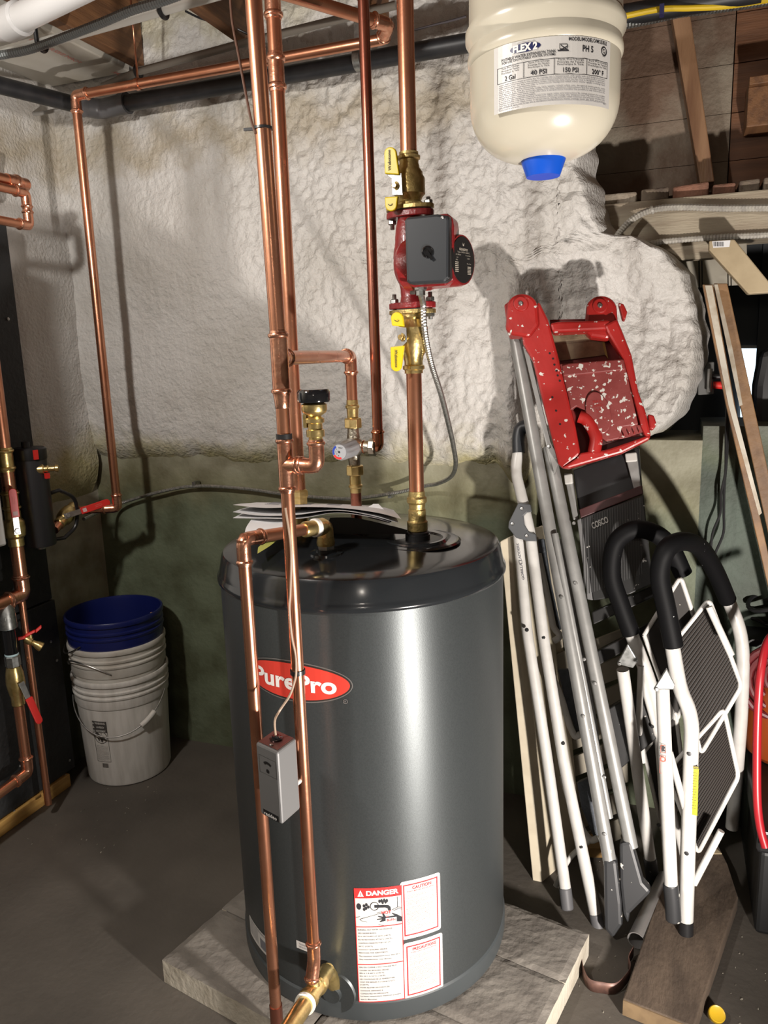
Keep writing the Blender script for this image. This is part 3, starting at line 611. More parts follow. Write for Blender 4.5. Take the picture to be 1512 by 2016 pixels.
# black drain ---------------------------------------------------------------
a = Vector((-1.865, .6, 2.19)); b = Vector((-1.865, 2.15, 2.19)); c0 = Vector((1.6, 2.15, 2.235))
A1 = atz(0, 168, 2.19); B1 = atz(165, 210, 2.19); B2 = atz(240, 205, 2.19); C1 = atz(920, 78, 2.19); C2 = atz(1500, -18, 2.19)
t = T('black_drain_pipe', 'black plastic drain pipe turning the wall corner under the ceiling', 'pipe', B1)
MB().tube([A1+(A1-B1)*3, B1], .0235, 24).build('pipe_segment', abs_m, t); MB().tube([B2, C2], .0235, 24).build('pipe_segment', abs_m, t)
gf = mat('grey_fitting', (.10, .10, .105), .4)
mb = MB(); cc = atz(198, 216, 2.19); mb.tube(arc([B1+(A1-B1).normalized()*.01, cc, B2+(C1-B2).normalized()*.01], .05), .0285, 24)
mb.lathe([(.0245, 0), (.031, 0), (.031, .022), (.0245, .022)], B1, (A1-B1), 24); mb.lathe([(.0245, 0), (.031, 0), (.031, .022), (.0245, .022)], B2, (C1-B2), 24); mb.build('elbow', gf, t)
mb = MB(); hc = (B2+(C1-B2)*.725); mb.lathe([(.0245, -.010), (.027, -.010), (.027, .010), (.0245, .010)], hc, (C1-B2), 24); mb.box(hc+Vector((-.01, -.003, .02)), hc+Vector((.01, .003, .13))); mb.build('hanger_clamp', galv, t)
# white plastic pipes, hooks and flexible conduit top left --------------------
pvc = mat('white_pvc', (.60, .60, .60), .35)
t = T('white_plastic_pipe', 'thick white plastic pipe in the upper left corner', 'pipe', atz(20, 45, 2.2))
a = atz(22, 45, 2.2); b = atz(150, -20, 2.2); MB().tube([a, b+(b-a)*2], .030, 24).build('pipe_segment', pvc, t)
mb = MB(); mb.lathe([(.031, -.02), (.037, -.02), (.037, .04), (.031, .045)], a, (b-a), 24); mb.tube(arc([a, a-(b-a).normalized()*.03, a-(b-a).normalized()*.03+Vector((-.1, -.06, .0))], .03), .033, 20); mb.build('elbow', pvc, t)
t = T('white_plastic_tube', 'thin white plastic tube carried by black hooks below the joists', 'pipe', atz(75, 82, 2.26))
a = atz(60, 92, 2.26); b = atz(330, 16, 2.26); MB().tube([a+(a-b)*1.2, b+(b-a)*4], .0135, 18).build('pipe_segment', mat('white_tube', (.50, .49, .45), .4), t)
hl = ['black pipe hook nearest the corner on the thin white tube', 'black pipe hook above the front risers on the thin white tube', 'black pipe hook behind the supply pipe above the pump']
for k, l in zip((.09, .97, 2.60), hl):
    c0 = a+(b-a)*k; d = (b-a).normalized(); mb = MB(); mb.tube([c0+Z*.05+Vector((0, -.018, 0))] + [c0+Vector((0, -.017*math.cos(u), -.017*math.sin(u)))*1.05 for u in [R(q) for q in range(0, 200, 20)]], .006, 8)
    tag(mb.build('pipe_hook', blk), l, 'hook')
a = [atz(-60, 118, 2.24), atz(10, 107, 2.24), atz(60, 97, 2.24), atz(130, 72, 2.24), atz(200, 45, 2.24), atz(260, 20, 2.24), atz(320, 2, 2.24), atz(380, -20, 2.24)]
tag(armoured(MB(), a, .0115, .008).build('flexible_conduit', mat('grey_flex', (.17, .18, .18), .45, .6)), 'grey flexible conduit sweeping across the upper left ceiling', 'conduit')
tag(MB().tube(spl([at(-20, 205, 2.1), at(20, 216, 2.1), at(70, 224, 2.12), at(120, 215, 2.16)], 8), .006, 8).build('white_cable', mat('cable_sheath', (.33, .32, .30), .5)), 'pale cable sagging under the black drain pipe at left', 'cable')
tag(MB().tube(spl([at(365, 22, 2.0), at(400, 38, 2.05), at(450, 50, 2.1), at(490, 68, 2.12)], 8), .003, 8).build('thin_wire', blk), 'thin dark wire beside the ceiling joist at upper left', 'wire')
tag(MB().tube(spl([at(452, -30, 1.2), at(457, 40, 1.18), at(470, 110, 1.16), at(483, 180, 1.15), at(494, 235, 1.142), at(503, 262, 1.138)], 8), .0022, 8).build('sensor_wire', mat('brown_wire', (.10, .055, .04), .4)), 'thin brown sensor wire reaching the zip tie on the front riser', 'wire')
tag(MB().tube(spl([at(806, 62, 2.15), at(850, 50, 2.15), at(890, 40, 2.15), at(918, 32, 2.15)], 8), .003, 8).build('thin_wire', mat('grey_wire', (.1, .09, .1), .5)), 'thin dark wire above the drain pipe left of the expansion tank', 'wire')

# ================================================================ STORAGE TANK
TX, TY, TR = -.628, 1.53, .310
tm = mat('tank_enamel', (.066, .074, .076), .43, .55, (.058, .065, .067), 300, .02, 400)
_b = tm.node_tree.nodes['Principled BSDF']; _b.inputs['Anisotropic'].default_value = .6; _b.inputs['Anisotropic Rotation'].default_value = .25
_t = tm.node_tree.nodes.new('ShaderNodeTangent'); _t.direction_type = 'RADIAL'; _t.axis = 'Z'; tm.node_tree.links.new(_t.outputs[0], _b.inputs['Tangent'])
tlid = mat('tank_lid', (.016, .018, .020), .16, 0, (.013, .015, .017), 4, .03, 6, coat=.2, speck=((.35, .4, .42), 55, .80))
t = T('water_tank', 'tall dark grey cylindrical water tank with glossy lid', 'tank', (TX, TY, .066))
c0 = Vector((TX, TY, 0))
MB().lathe([(TR-.004, .105), (TR-.001, .112), (TR, .12), (TR, .965)], c0, Z, 128).build('body', tm, t)
MB().lathe([(TR-.012, .066), (TR+.001, .070), (TR+.003, .080), (TR+.003, .112), (TR-.002, .118)], c0, Z, 128).build('base_ring', mat('tank_base', (.045, .052, .055), .42), t)
mb = MB(); mb.lathe([(TR+.0005, .953), (TR+.004, .950), (TR+.006, .953), (TR+.006, .959), (TR+.003, .964), (TR+.001, .970), (TR-.006, 1.002), (TR-.010, 1.009), (TR-.018, 1.012), (TR-.05, 1.015), (.20, 1.024), (.10, 1.030), (0, 1.032)], c0, Z, 128); mb.build('lid', tlid, t)
mb = MB(); cp = Vector((PD.x-.01, PD.y+.01, 0)); mb.lathe([(.095, 1.018), (.098, 1.0215), (.093, 1.0245), (.086, 1.022), (.070, 1.022), (.066, 1.028), (.060, 1.028), (.056, 1.024)], cp+Vector((0, 0, .002)), Z, 64); mb.build('port_ring', tlid, t)
mb = MB(); mb.lathe([(.050, 1.022), (.054, 1.0275), (.048, 1.0295), (.026, 1.029), (.026, 1.04)], V(PD, 0), Z, 48); mb.build('port_grommet', blk, t)
mb = MB(); mb.lathe([(.0, 1.020), (.036, 1.021), (.034, 1.028), (.022, 1.030), (.022, 1.036)], Vector((te.x, te.y, 0)), Z, 40); mb.build('port_grommet', tlid, t)
mb = MB(); mb.lathe([(.050, 0), (.047, .004), (.020, .004), (.018, .012)], (TX+.025, TY-TR*.997+.002, .13), (.06, -1, 0), 40); mb.build('drain_grommet', tm, t)
# ---- badge
ph, zb_ = cylhit(597, 1347, TX, TY, TR); bw, bh = .118, .034
pl_, zl_ = cylhit(486, 1318, TX, TY, TR); pr_, zr_ = cylhit(695, 1350, TX, TY, TR); ph = (pl_+pr_)/2; bw = abs(pr_-pl_)*TR/2; tb, zb2 = cylhit(640, 1382, TX, TY, TR); zb_ = cylhit(590, 1343, TX, TY, TR)[1]
bh = cylhit(600, 1303, TX, TY, TR)[1]; bh = (bh - cylhit(600, 1385, TX, TY, TR)[1])/2*.98
g = cylmap(TX, TY, TR, ph, zb_)
def disc_uv(mb, f, a, b, n=64, inner=None):
    nv = 14
    for i in range(nv*2):
        u0 = -a*math.cos(math.pi*i/nv/2); u1 = -a*math.cos(math.pi*(i+1)/nv/2); h0 = b*math.sqrt(max(0, 1-(u0/a)**2)); h1 = b*math.sqrt(max(0, 1-(u1/a)**2))
        mb.add([f(u0, -h0), f(u1, -h1), f(u1, h1), f(u0, h0)], [(0, 1, 2, 3)])
mb = MB(); disc_uv(mb, g(.0006), bw, bh); mb.build('badge_border', mat('badge_grey', (.12, .115, .11), .45), t)
mb = MB(); disc_uv(mb, g(.0010), bw*.985, bh*.94); mb.build('badge_outline', mat('badge_dark', (.025, .022, .02), .4), t)
mb = MB(); disc_uv(mb, g(.0014), bw*.955, bh*.86); mb.build('badge_field', mat('badge_red', (.55, .045, .03), .4), t)
mb = MB(); put_text(mb, 'PurePro', g(.0019), 0, -.001, bh*.80, bw*1.50, bold=.03)
f_ = g(.0019); mb.build('badge_lettering', whiteink, t)
mb = MB(); frg = cylmap(TX, TY, TR, *cylhit(680, 1381, TX, TY, TR))(.0008); put_text(mb, 'R', frg, 0, 0, .004); arcband(mb, frg, .0038, .0045, 0, 360, 24); mb.build('registered_mark', mat('mark_grey', (.2, .18, .17), .5), t)
# ---- warning labels
def lab(x0, y0, x1, y1):   # top-left and bottom-right pixels -> map centred on the label, half sizes
    (pa, za), (pb_, zb) = cylhit(x0, y0, TX, TY, TR), cylhit(x1, y1, TX, TY, TR)
    return cylmap(TX, TY, TR, (pa+pb_)/2, (za+zb)/2), abs(pb_-pa)*TR/2, abs(za-zb)/2
g, a, b = lab(696, 1748, 798, 1965); a = abs(cylhit(790, 1740, TX, TY, TR)[0]-cylhit(696, 1745, TX, TY, TR)[0])*TR/2; 
stk = mat('sticker_white', (.56, .545, .52), .4)
mb = MB(); rect_uv(mb, g(.0006), -a, -b, a, b, 12); mb.build('danger_label', stk, t)
f = g(.0011); mb = MB(); rect_uv(mb, f, -a, b*.83, a, b, 12); frame_uv(mb, f, -a, -b, a, b, .0016); rect_uv(mb, f, -a, b*.33, a, b*.345, 10); rect_uv(mb, f, -a, -b*.33, a, -b*.315, 10)
put_text(mb, 'HOT', f, a*.32, b*.57, .0065, .019, bold=.03); 
for k in range(4): put_text(mb, '~', f, a*.36, b*(.515-.02*k), .004, .006)
mb.build('danger_print', redink, t)
f = g(.0015); mb = MB(); put_text(mb, 'DANGER', f, a*.18, b*.915, .0105, a*1.36, bold=.04); mb.add([f(-a*.86, b*.86), f(-a*.60, b*.86), f(-a*.73, b*.97)], [(0, 1, 2)]); rect_uv(mb, f, a*.28, b*.40, a*.74, b*.475, 4); mb.build('danger_lettering', whiteink, t)
f2 = g(.0018); mb = MB(); put_text(mb, '!', f2, -a*.73, b*.895, .0065, bold=.03); put_text(mb, 'BURN', f2, a*.51, b*.438, .0055, a*.36, bold=.03); mb.build('danger_small_red', redink, t)
def blob(mb, f, P): mb.add([f(u, v) for u, v in P], [list(range(len(P)))])
mb = MB(); f = g(.0012)
blob(mb, f, [(-a*.82+a*.10*math.cos(k*.5), b*.69+b*.055*math.sin(k*.5)) for k in range(12)])
for k, (dx, dy) in enumerate(((-.60, .70), (-.52, .66), (-.60, .64), (-.50, .72), (-.42, .68))): blob(mb, f, [(a*dx+a*.055*math.cos(q*.7), b*dy+b*.028*math.sin(q*.7)) for q in range(9)])
arcband(mb, lambda u, v: f(-a*.17+u, b*.69+v*1.1), .0075, .0088, 0, 360, 20)
for seg in ([(-.17, .71), (.25, .70), (.42, .69), (.50, .66), (.52, .60), (.40, .60), (.38, .635), (.28, .655), (-.17, .665)],): blob(mb, f, [(a*u, b*v) for u, v in seg])
for dx, dy in ((.05, .77), (.14, .775), (.25, .78), (.36, .77), (.30, .75), (.18, .745)): blob(mb, f, [(a*dx+a*.05*math.cos(q*.7), b*dy+b*.03*math.sin(q*.7)) for q in range(9)])
def line_uv(mb, f, P, wd):
    for (u0, v0), (u1, v1) in zip(P, P[1:]):
        d_ = math.hypot((u1-u0), (v1-v0)); nx_, ny_ = -(v1-v0)/d_*wd/2, (u1-u0)/d_*wd/2
        mb.add([f(u0+nx_, v0+ny_), f(u1+nx_, v1+ny_), f(u1-nx_, v1-ny_), f(u0-nx_, v0-ny_)], [(0, 1, 2, 3)])
S = lambda P: [(a*u, b*v) for u, v in P]
line_uv(mb, f, S([(-.98, .50), (.10, .585)]), .0009); line_uv(mb, f, S([(.55, .60), (.80, .635), (.98, .62)]), .0009); line_uv(mb, f, S([(.80, .635), (.80, .82)]), .0009)
line_uv(mb, f, S([(.1, .565), (-.65, .49), (-.80, .47), (-.74, .445), (.20, .345)]), .0009); line_uv(mb, f, S([(.62, .585), (.85, .61), (.98, .59)]), .0009)
blob(mb, f, S([(.98, .455), (.80, .505), (.58, .55), (.55, .535), (.66, .50), (.30, .49), (.20, .56), (.14, .555), (.18, .50), (-.02, .52), (-.04, .507), (.15, .475), (-.08, .47), (-.08, .455), (.15, .455), (.02, .42), (.05, .41), (.30, .43), (.60, .40), (.98, .38)]))
tl = ['BURNING: HOT WATER CAN PRODUCE', '3RD DEGREE BURNS', 'IN 6 SECONDS AT 60\u00b0C (140\u00b0F),', 'IN 30 SECONDS AT 54\u00b0C (130\u00b0F),', 'CONTROLS MADE FACTORY SET AT', '50\u00b0C (120\u00b0F).', 'CONTACT QUALIFIED SERVICE', 'PERSONNEL FOR ADJUSTMENTS.', 'The maximum temperature lower than 60\u00b0C', 'The manufacturer may discuss.']
for k, s in enumerate(tl): put_text(mb, s, f, -a*.90, b*(.285-.058*k), .0028, min(a*1.75, len(s)*.0023*a/.048), left=True)
tl = ['EAU EN CUISINE, L\u2019EAU CHAUDE PEUT', 'CAUSER DES BR\u00dbLURES GRAVES', 'EN 6 S \u00c0 60\u00b0C (140\u00b0F),', 'EN 30 S \u00c0 54\u00b0C (130\u00b0F),', 'LES CONTR\u00d4LES DE LA TEMP\u00c9RATURE', 'ONT \u00c9T\u00c9 R\u00c9GL\u00c9S \u00c0 L\u2019USINE \u00c0 50\u00b0C', '(120\u00b0F).', 'POUR AJUSTER LES POINTS DE', 'CONSIGNE, DEMANDEZ \u00c0', 'CONSULTEZ UN SP\u00c9CIALISTE.', 'La haute temp\u00e9rature maximum pouvant', 'est \u00e0 discuter.']
for k, s in enumerate(tl): put_text(mb, s, f, -a*.90, b*(-.375-.052*k), .0028, min(a*1.80, len(s)*.0023*a/.048), left=True)
mb.build('danger_text', ink, t)
def round_rect(mb, f, a, b, r=.006):
    rect_uv(mb, f, -a, -b+r, a, b-r, 10); rect_uv(mb, f, -a+r, b-r, a-r, b, 8); rect_uv(mb, f, -a+r, -b, a-r, -b+r, 8)
    for sx in (1, -1):
        for sy in (1, -1): blob(mb, f, [(sx*(a-r), sy*(b-r))]+[(sx*(a-r+r*math.cos(R(q))), sy*(b-r+r*math.sin(R(q)))) for q in range(0, 91, 15)])
for nm, corners, head, sub_ in (('caution_label', (788, 1735, 867, 1830), 'CAUTION', 'READ BEFORE INSTALLING'), ('precautions_label', (794, 1852, 872, 1948), 'PRECAUTIONS', 'A LIRE AVANT L\u2019INSTALLATION')):
    g, a, b = lab(*corners); b = abs(cylhit(788, 1738, TX, TY, TR)[1]-cylhit(796, 1853, TX, TY, TR)[1])/2*.985; a = abs(cylhit(867, 1800, TX, TY, TR)[0]-cylhit(789, 1800, TX, TY, TR)[0])*TR/2
    mb = MB(); round_rect(mb, g(.0008), a, b); mb.build(nm, stk, t)
    f = g(.0013); mb = MB(); frame_uv(mb, f, -a*.86, -b*.88, a*.86, b*.88, .0026); put_text(mb, head, f, a*.05, b*.74, .0065, a*(.95 if head[0] == 'C' else 1.2), bold=.03); put_text(mb, sub_, f, 0, b*.63, .0026, a*1.3); mb.build('border_print', mat('label_red', (.45, .03, .035), .5), t)
    mb = MB(); v = b*.50; random.seed(3)
    words = 'This tank must be installed by a qualified licensed plumber in accordance with all local codes and the instruction manual supplied with the water heater read all of it'.split()
    for para in (3, 4, 13, 4):
        for k in range(para):
            random.shuffle(words); s = ' '.join(words[:6]); full = k < para-1
            put_text(mb, s if full else ' '.join(words[:3]), f, -a*.72, v, .0019, a*1.42*(random.uniform(.9, 1) if full else .5), left=True); v -= b*.046
        v -= b*.05
    mb.build('label_text', pinkink, t)
g, a, b = lab(491, 1795, 530, 1890); a *= 1.0; b *= .8
mb = MB(); round_rect(mb, g(.0006), a*1.0, b, .003); mb.build('rating_label', stk, t)
f = g(.0011); mb = MB(); put_text(mb, 'INDIRECT WATER HEATER', f, 0, b*.8, .005, a*1.6)
for k in range(9): put_text(mb, 'MODEL SERIAL WATER TEMPERATURE', f, -a*.9, b*(.6-.15*k), .0026, a*1.0, left=True)
rect_uv(mb, f, a*.3, -b*.7, a*.8, b*.3, 3); mb.build('rating_text', greyink, t)
g, a, b = lab(588, 1857, 617, 1872); b = .009
mb = MB(); rect_uv(mb, g(.0006), -a*1.3, -b, a*1.3, b, 4); mb.build('small_label', stk, t)
f = g(.0011); mb = MB(); put_text(mb, 'TURNBUCKLE', f, 0, b*.35, .0035, a*1.7); put_text(mb, 'BOLTS HERE', f, 0, -b*.35, .0035, a*1.7); mb.build('small_label_text', greyink, t)
# papers lying on the tank ----------------------------------------------------
def sheet(name, P, Q, n=14, thick=.0006):                # ruled surface between two pixel/world rows
    P = spl(P, n); Q = spl(Q, n); m_ = min(len(P), len(Q)); mb = MB(); vs = []
    for p, q in zip(P[:m_], Q[:m_]): vs += [p, (p*2+q)/3+Vector((0, 0, .001)), (p+q*2)/3, q]
    mb.add(vs, [(4*i+j, 4*i+4+j, 4*i+5+j, 4*i+1+j) for i in range(m_-1) for j in range(3)], True); return mb
pt = T('paper_booklet', 'stack of white printed instruction sheets fanned out on the tank lid', 'papers', at(600, 1010, 1.42))
rows = [([at(458, 994, 1.50), at(520, 1000, 1.44), at(600, 998, 1.42), at(680, 1001, 1.42), at(745, 1010, 1.42), at(790, 1022, 1.45)], .0),
        ([at(458, 1008, 1.49), at(510, 1015, 1.42), at(580, 1014, 1.40), at(660, 1005, 1.40), at(730, 1015, 1.41), at(785, 1030, 1.44)], .0),
        ([at(458, 1020, 1.48), at(520, 1021, 1.40), at(590, 1021, 1.39), at(660, 1010, 1.39), at(730, 1018, 1.40), at(770, 1029, 1.43)], .0)]
back = [at(505, 989, 1.66), at(560, 990, 1.66), at(620, 991, 1.66), at(680, 993, 1.66), at(740, 996, 1.66), at(775, 1004, 1.66)]
for k, (rw, _) in enumerate(rows): sheet('s', rw, [p+Vector((0, 0, -.006*k)) for p in back]).build('sheet', paper, pt)
mb = sheet('s', [at(481, 1060, 1.33), at(484, 1040, 1.38), at(495, 1022, 1.44)], [at(560, 1040, 1.33), at(570, 1030, 1.38), at(580, 1020, 1.44)]); mb.build('sheet', paper, pt)
mb = sheet('s', [at(507, 1090, 1.28), at(535, 1072, 1.34), at(560, 1050, 1.40)], [at(508, 1078, 1.33), at(525, 1062, 1.38), at(545, 1045, 1.42)]); mb.build('yellow_sheet', mat('yellow_paper', (.42, .42, .10), .7), pt)
mb = MB(); P_ = [(724, 1019), (716, 1010), (722, 1000), (735, 992), (745, 992), (757, 1004), (768, 1024), (767, 1030)]; mb.pl(Plane((0, 1.42, 0), (0, -1, .15)), P_, .001); mb.build('torn_flap', paper, pt)
MB().pl(Plane((0, 1.46, 0), (0, -1, .4)), [(764, 1023), (785, 1024), (800, 1033), (806, 1040), (796, 1036), (768, 1029)], .003).build('plastic_bag', mat('clear_bag', (.35, .36, .37), .15), pt)
bm_ = sheet('s', [at(650, 1019, 1.50), at(700, 1020, 1.50), at(770, 1035, 1.50), at(808, 1045, 1.50)], [at(640, 1050, 1.50), at(690, 1052, 1.50), at(760, 1051, 1.50), at(808, 1052, 1.50)]); bm_.build('black_wrapper', mat('black_film', (.02, .018, .017), .3), pt)
mb = MB()
for k in range(14):
    v = atz(520+k*14, 997+(k % 3), atz(540, 996, 1.0).z); p = back[1].lerp(rows[0][0][2], .4); d = back[4]-back[1]
    q0 = back[1].lerp(rows[0][0][1], .25+.5*(k % 5)/5)+d*(k//5*.3); mb.obox(q0+Vector((0, 0, .004)), (d, Vector((0, 1, .0)), Z), (.035, .003, .0004))
mb.build('sheet_print', greyink, pt)
# aquastat -----------------------------------------------------------------
aq = T('aquastat', 'small grey metal control box strapped to the left front pipe', 'controller', V(PE, zA(PE, 1600)))
zt_, zb_ = .640, .502
zt_ = zA(PE, 1462)+.004; zb_ = zA(PE, 1608)+.002
d1 = Vector((.93, -.36, 0)).normalized(); d2 = Vector((.42, .907, 0)).normalized()
fl = at(503, 1462, 1.085); fr = at(545, 1464, 1.065); br = at(583, 1442, 1.12)
zt_ = fl.z; H_ = fl.z-at(515, 1602, 1.085).z; fl.z = fr.z = br.z = zt_; bl = fl+(br-fr)
d1 = (fr-fl).normalized(); d2 = (br-fr).normalized()
gb = mat('aquastat_grey', (.17, .17, .17), .38, .25)
MB().prism([fl, fr, br, bl], -Z*H_).build('case', gb, aq, .004)
MB().prism([p+Z*.0008 for p in (fl+d1*.004+d2*.004, fr-d1*.004+d2*.004, br-d1*.004-d2*.004, bl+d1*.004-d2*.004)], Z*.001).build('top_plate', mat('red_plate', (.16, .07, .06), .3, .5), aq, .001)
cc = (fl+br)/2+Z*.001; MB().lathe([(.011, 0), (.012, .004), (.007, .005), (.006, .009), (.003, .009)], cc, Z, 24).build('grommet', blkg, aq)
MB().lathe([(.0035, 0), (.0035, .002), (.002, .003)], fl.lerp(fr, .6)+d2*.008+Z*.002, Z, 12).build('screw', steel, aq)
ff = flatmap((fl+fr)/2-Z*H_/2, d1, Z); W_ = (fr-fl).length
mb = MB(); frame_uv(mb, ff(.0004), -W_*.38, H_*.12, W_*.40, H_*.36, .0006); mb.build('window_frame', galv, aq)
mb = MB(); arcband(mb, lambda u, v: ff(.0006)(u, v+H_*.19), .011, .016, 50, 130, 10); disc_uv(mb, lambda u, v: ff(.0006)(u, v+H_*.175), .0038, .0038); rect_uv(mb, ff(.0005), -W_*.34, -H_*.485, W_*.36, -H_*.40, 2); mb.build('dial_window', blk, aq)
mb = MB(); put_text(mb, 'resideo', ff(.0012), 0, -H_*.445, .0075, W_*.58, bold=.02); mb.build('lettering', whiteink, aq)
mb = MB(); mb.obox((br+bl)/2+d2*.004-Z*.03, (d1, d2, Z), (.025, .012, .018)); mb.tube([br-Z*.095-d1*.012, br-Z*.095+d2*.02-d1*.012], .005, 8); mb.build('strap_bracket', white, aq)
cw = [cc+Z*.006, at(541, 1420, 1.10), at(550, 1400, 1.12), at(570, 1370, 1.13), at(579, 1345, 1.135), at(583, 1325, 1.137), at(582, 1290, 1.14), at(575, 1255, 1.135), at(570, 1200, 1.133), at(572, 1160, 1.133), at(573, 1080, 1.135), at(562, 1000, 1.135)]
tag(MB().tube(spl(cw, 8), .0021, 8).build('thermostat_wire', mat('tan_wire', (.30, .22, .16), .45)), 'tan thermostat wire rising from the grey control box along the riser', 'wire')

# ================================================================ EXPANSION TANK
EX, EY = -.1855, 1.20; er = .1043
zl = {k: at(1072, y, EY-er).z for k, y in dict(rim=25, seam=72, lab0=80, lab1=225, turn=245).items()}
cream = mat('cream_enamel', (.50, .465, .375), .26, 0, (.48, .445, .355), 6, coat=.25)
t = T('expansion_tank', 'cream cylindrical expansion tank with blue plastic cap underneath', 'tank', (EX, EY, at(1072, 345, EY).z))
ez = at(1072, 318, EY).z; c0 = Vector((EX, EY, 0)); prof = [(0, ez-.002)]
for k in range(1, 13):
    a = R(90*k/12); prof.append((er*math.sin(a)**.72, ez+.075*(1-math.cos(a))))
zz = ez+.075; s1 = at(1072, 64, EY-er).z; s0 = at(1072, 12, EY-er).z
prof += [(er, s1-.004), (er+.0025, s1-.001), (er+.0035, s1+.004), (er+.003, s1+.008), (er+.0, s1+.02), (er+.0, s0-.02), (er+.0015, s0-.008), (er+.006, s0), (er+.006, s0+.01), (er+.001, s0+.018), (er, s0+.10), (er*.8, s0+.16), (er*.3, s0+.19), (.015, s0+.195)]
MB().lathe(prof, c0, Z, 96).build('shell', cream, t)
MB().tube([c0+Z*(s0+.19), c0+Z*2.55], .013, 16).build('stem_pipe', cop, t)
bc = mat('blue_cap', (.005, .075, .50), .35)
zb0 = at(1072, 348, EY).z; MB().lathe([(.022, zb0), (.024, zb0), (.0335, ez+.006), (.0335, ez+.009), (.030, ez+.009)], c0, Z, 40).build('cap', bc, t)
pa_, za_ = cylhit(973, 97, EX, EY, er); pb2, zb2 = cylhit(1201, 84, EX, EY, er); pc, zc_ = cylhit(974, 228, EX, EY, er); pd, zd = cylhit(1200, 215, EX, EY, er)
g = cylmap(EX, EY, er, (pa_+pb2)/2, (za_+zb2+zc_+zd)/4); a = abs(pb2-pa_)*er/2; b = (za_+zb2-zc_-zd)/4
mb = MB(); rect_uv(mb, g(.0005), -a, -b, a, b, 24); mb.build('label', stk, t)
f = g(.0010); mb = MB(); disc_uv(mb, lambda u, v: f(u-a*.46, v+b*.78), a*.24, b*.135); mb.build('oval_logo', mat('navy_ink', (.015, .02, .09), .4), t)
mb = MB(); put_text(mb, 'FLEX 2', g(.0014), -a*.46, b*.78, .0085, a*.38, bold=.05); mb.build('logo_lettering', whiteink, t)
mb = MB(); put_text(mb, 'MODEL/MODELO/MODELE', f, a*.55, b*.90, .0045, a*.70, bold=.01); put_text(mb, 'PH 5', f, a*.52, b*.64, .0075, a*.19, bold=.02)
put_text(mb, 'POTABLE WATER EXPANSION TANK', f, -a*.42, b*.56, .0035, a*.86, bold=.01); put_text(mb, 'FOR USE ON POTABLE WATER SYSTEMS', f, -a*.42, b*.47, .003, a*.84, bold=.01)
frame_uv(mb, f, -a*.93, -b*.12, a*.93, b*.36, .0006)
for u in (-.48, -.02, .50): rect_uv(mb, f, a*u, -b*.12, a*u+.0006, b*.36, 1)
for u, s in ((-.70, '2 Gal'), (-.25, '40 PSI'), (.24, '150 PSI'), (.72, '200\u00b0 F')): put_text(mb, s, f, a*u, b*.0, .0058, a*(.24 if s != '2 Gal' else .18), bold=.015)
for u, ww in ((-.70, .3), (-.25, .32), (.24, .42), (.72, .38)):
    for k, s in enumerate(('Tank Pre-Charge', 'Precarga del Tanque', 'Prechargez le Tank')): put_text(mb, s, f, a*u, b*(.30-.07*k), .0021, a*ww)
rect_uv(mb, f, a*.03, b*.55, a*.20, b*.58, 2); frame_uv(mb, f, a*.06, b*.60, a*.18, b*.76, .0007); line_uv(mb, f, [(a*.05, b*.56), (a*.19, b*.70)], .001); line_uv(mb, f, [(a*.19, b*.56), (a*.08, b*.72)], .001)
arcband(mb, lambda u, v: f(u+a*.84, v+b*.66), .0042, .0056, 0, 360, 20); arcband(mb, lambda u, v: f(u+a*.84, v+b*.66), .0018, .0026, 0, 360, 12); put_text(mb, 'NSF', f, a*.84, b*.52, .0025)
mb.build('label_print', ink, t)
mb = MB(); random.seed(5); words = 'maximum pressure and temperature ratings apply a relief valve must be installed see instructions this tank is designed for use with potable water only'.split()
for k in range(13):
    random.shuffle(words)
    if k in (4, 8): put_text(mb, ' '.join(words[:5]), f, -a*.9, b*(-.18-.056*k), .0016, a*.6, left=True); continue
    put_text(mb, ' '.join(words[:16]), f, -a*.9, b*(-.18-.056*k), .0017, a*1.78, left=True)
put_text(mb, 'Manufactured by tank works', f, -a*.9, b*-.93, .0018, a*.35, left=True); rect_uv(mb, f, -a*.93, -b*.88, a*.93, -b*.875, 12); put_text(mb, 'R02', f, a*.88, b*-.90, .002)
mb.build('label_fine_print', greyink, t)

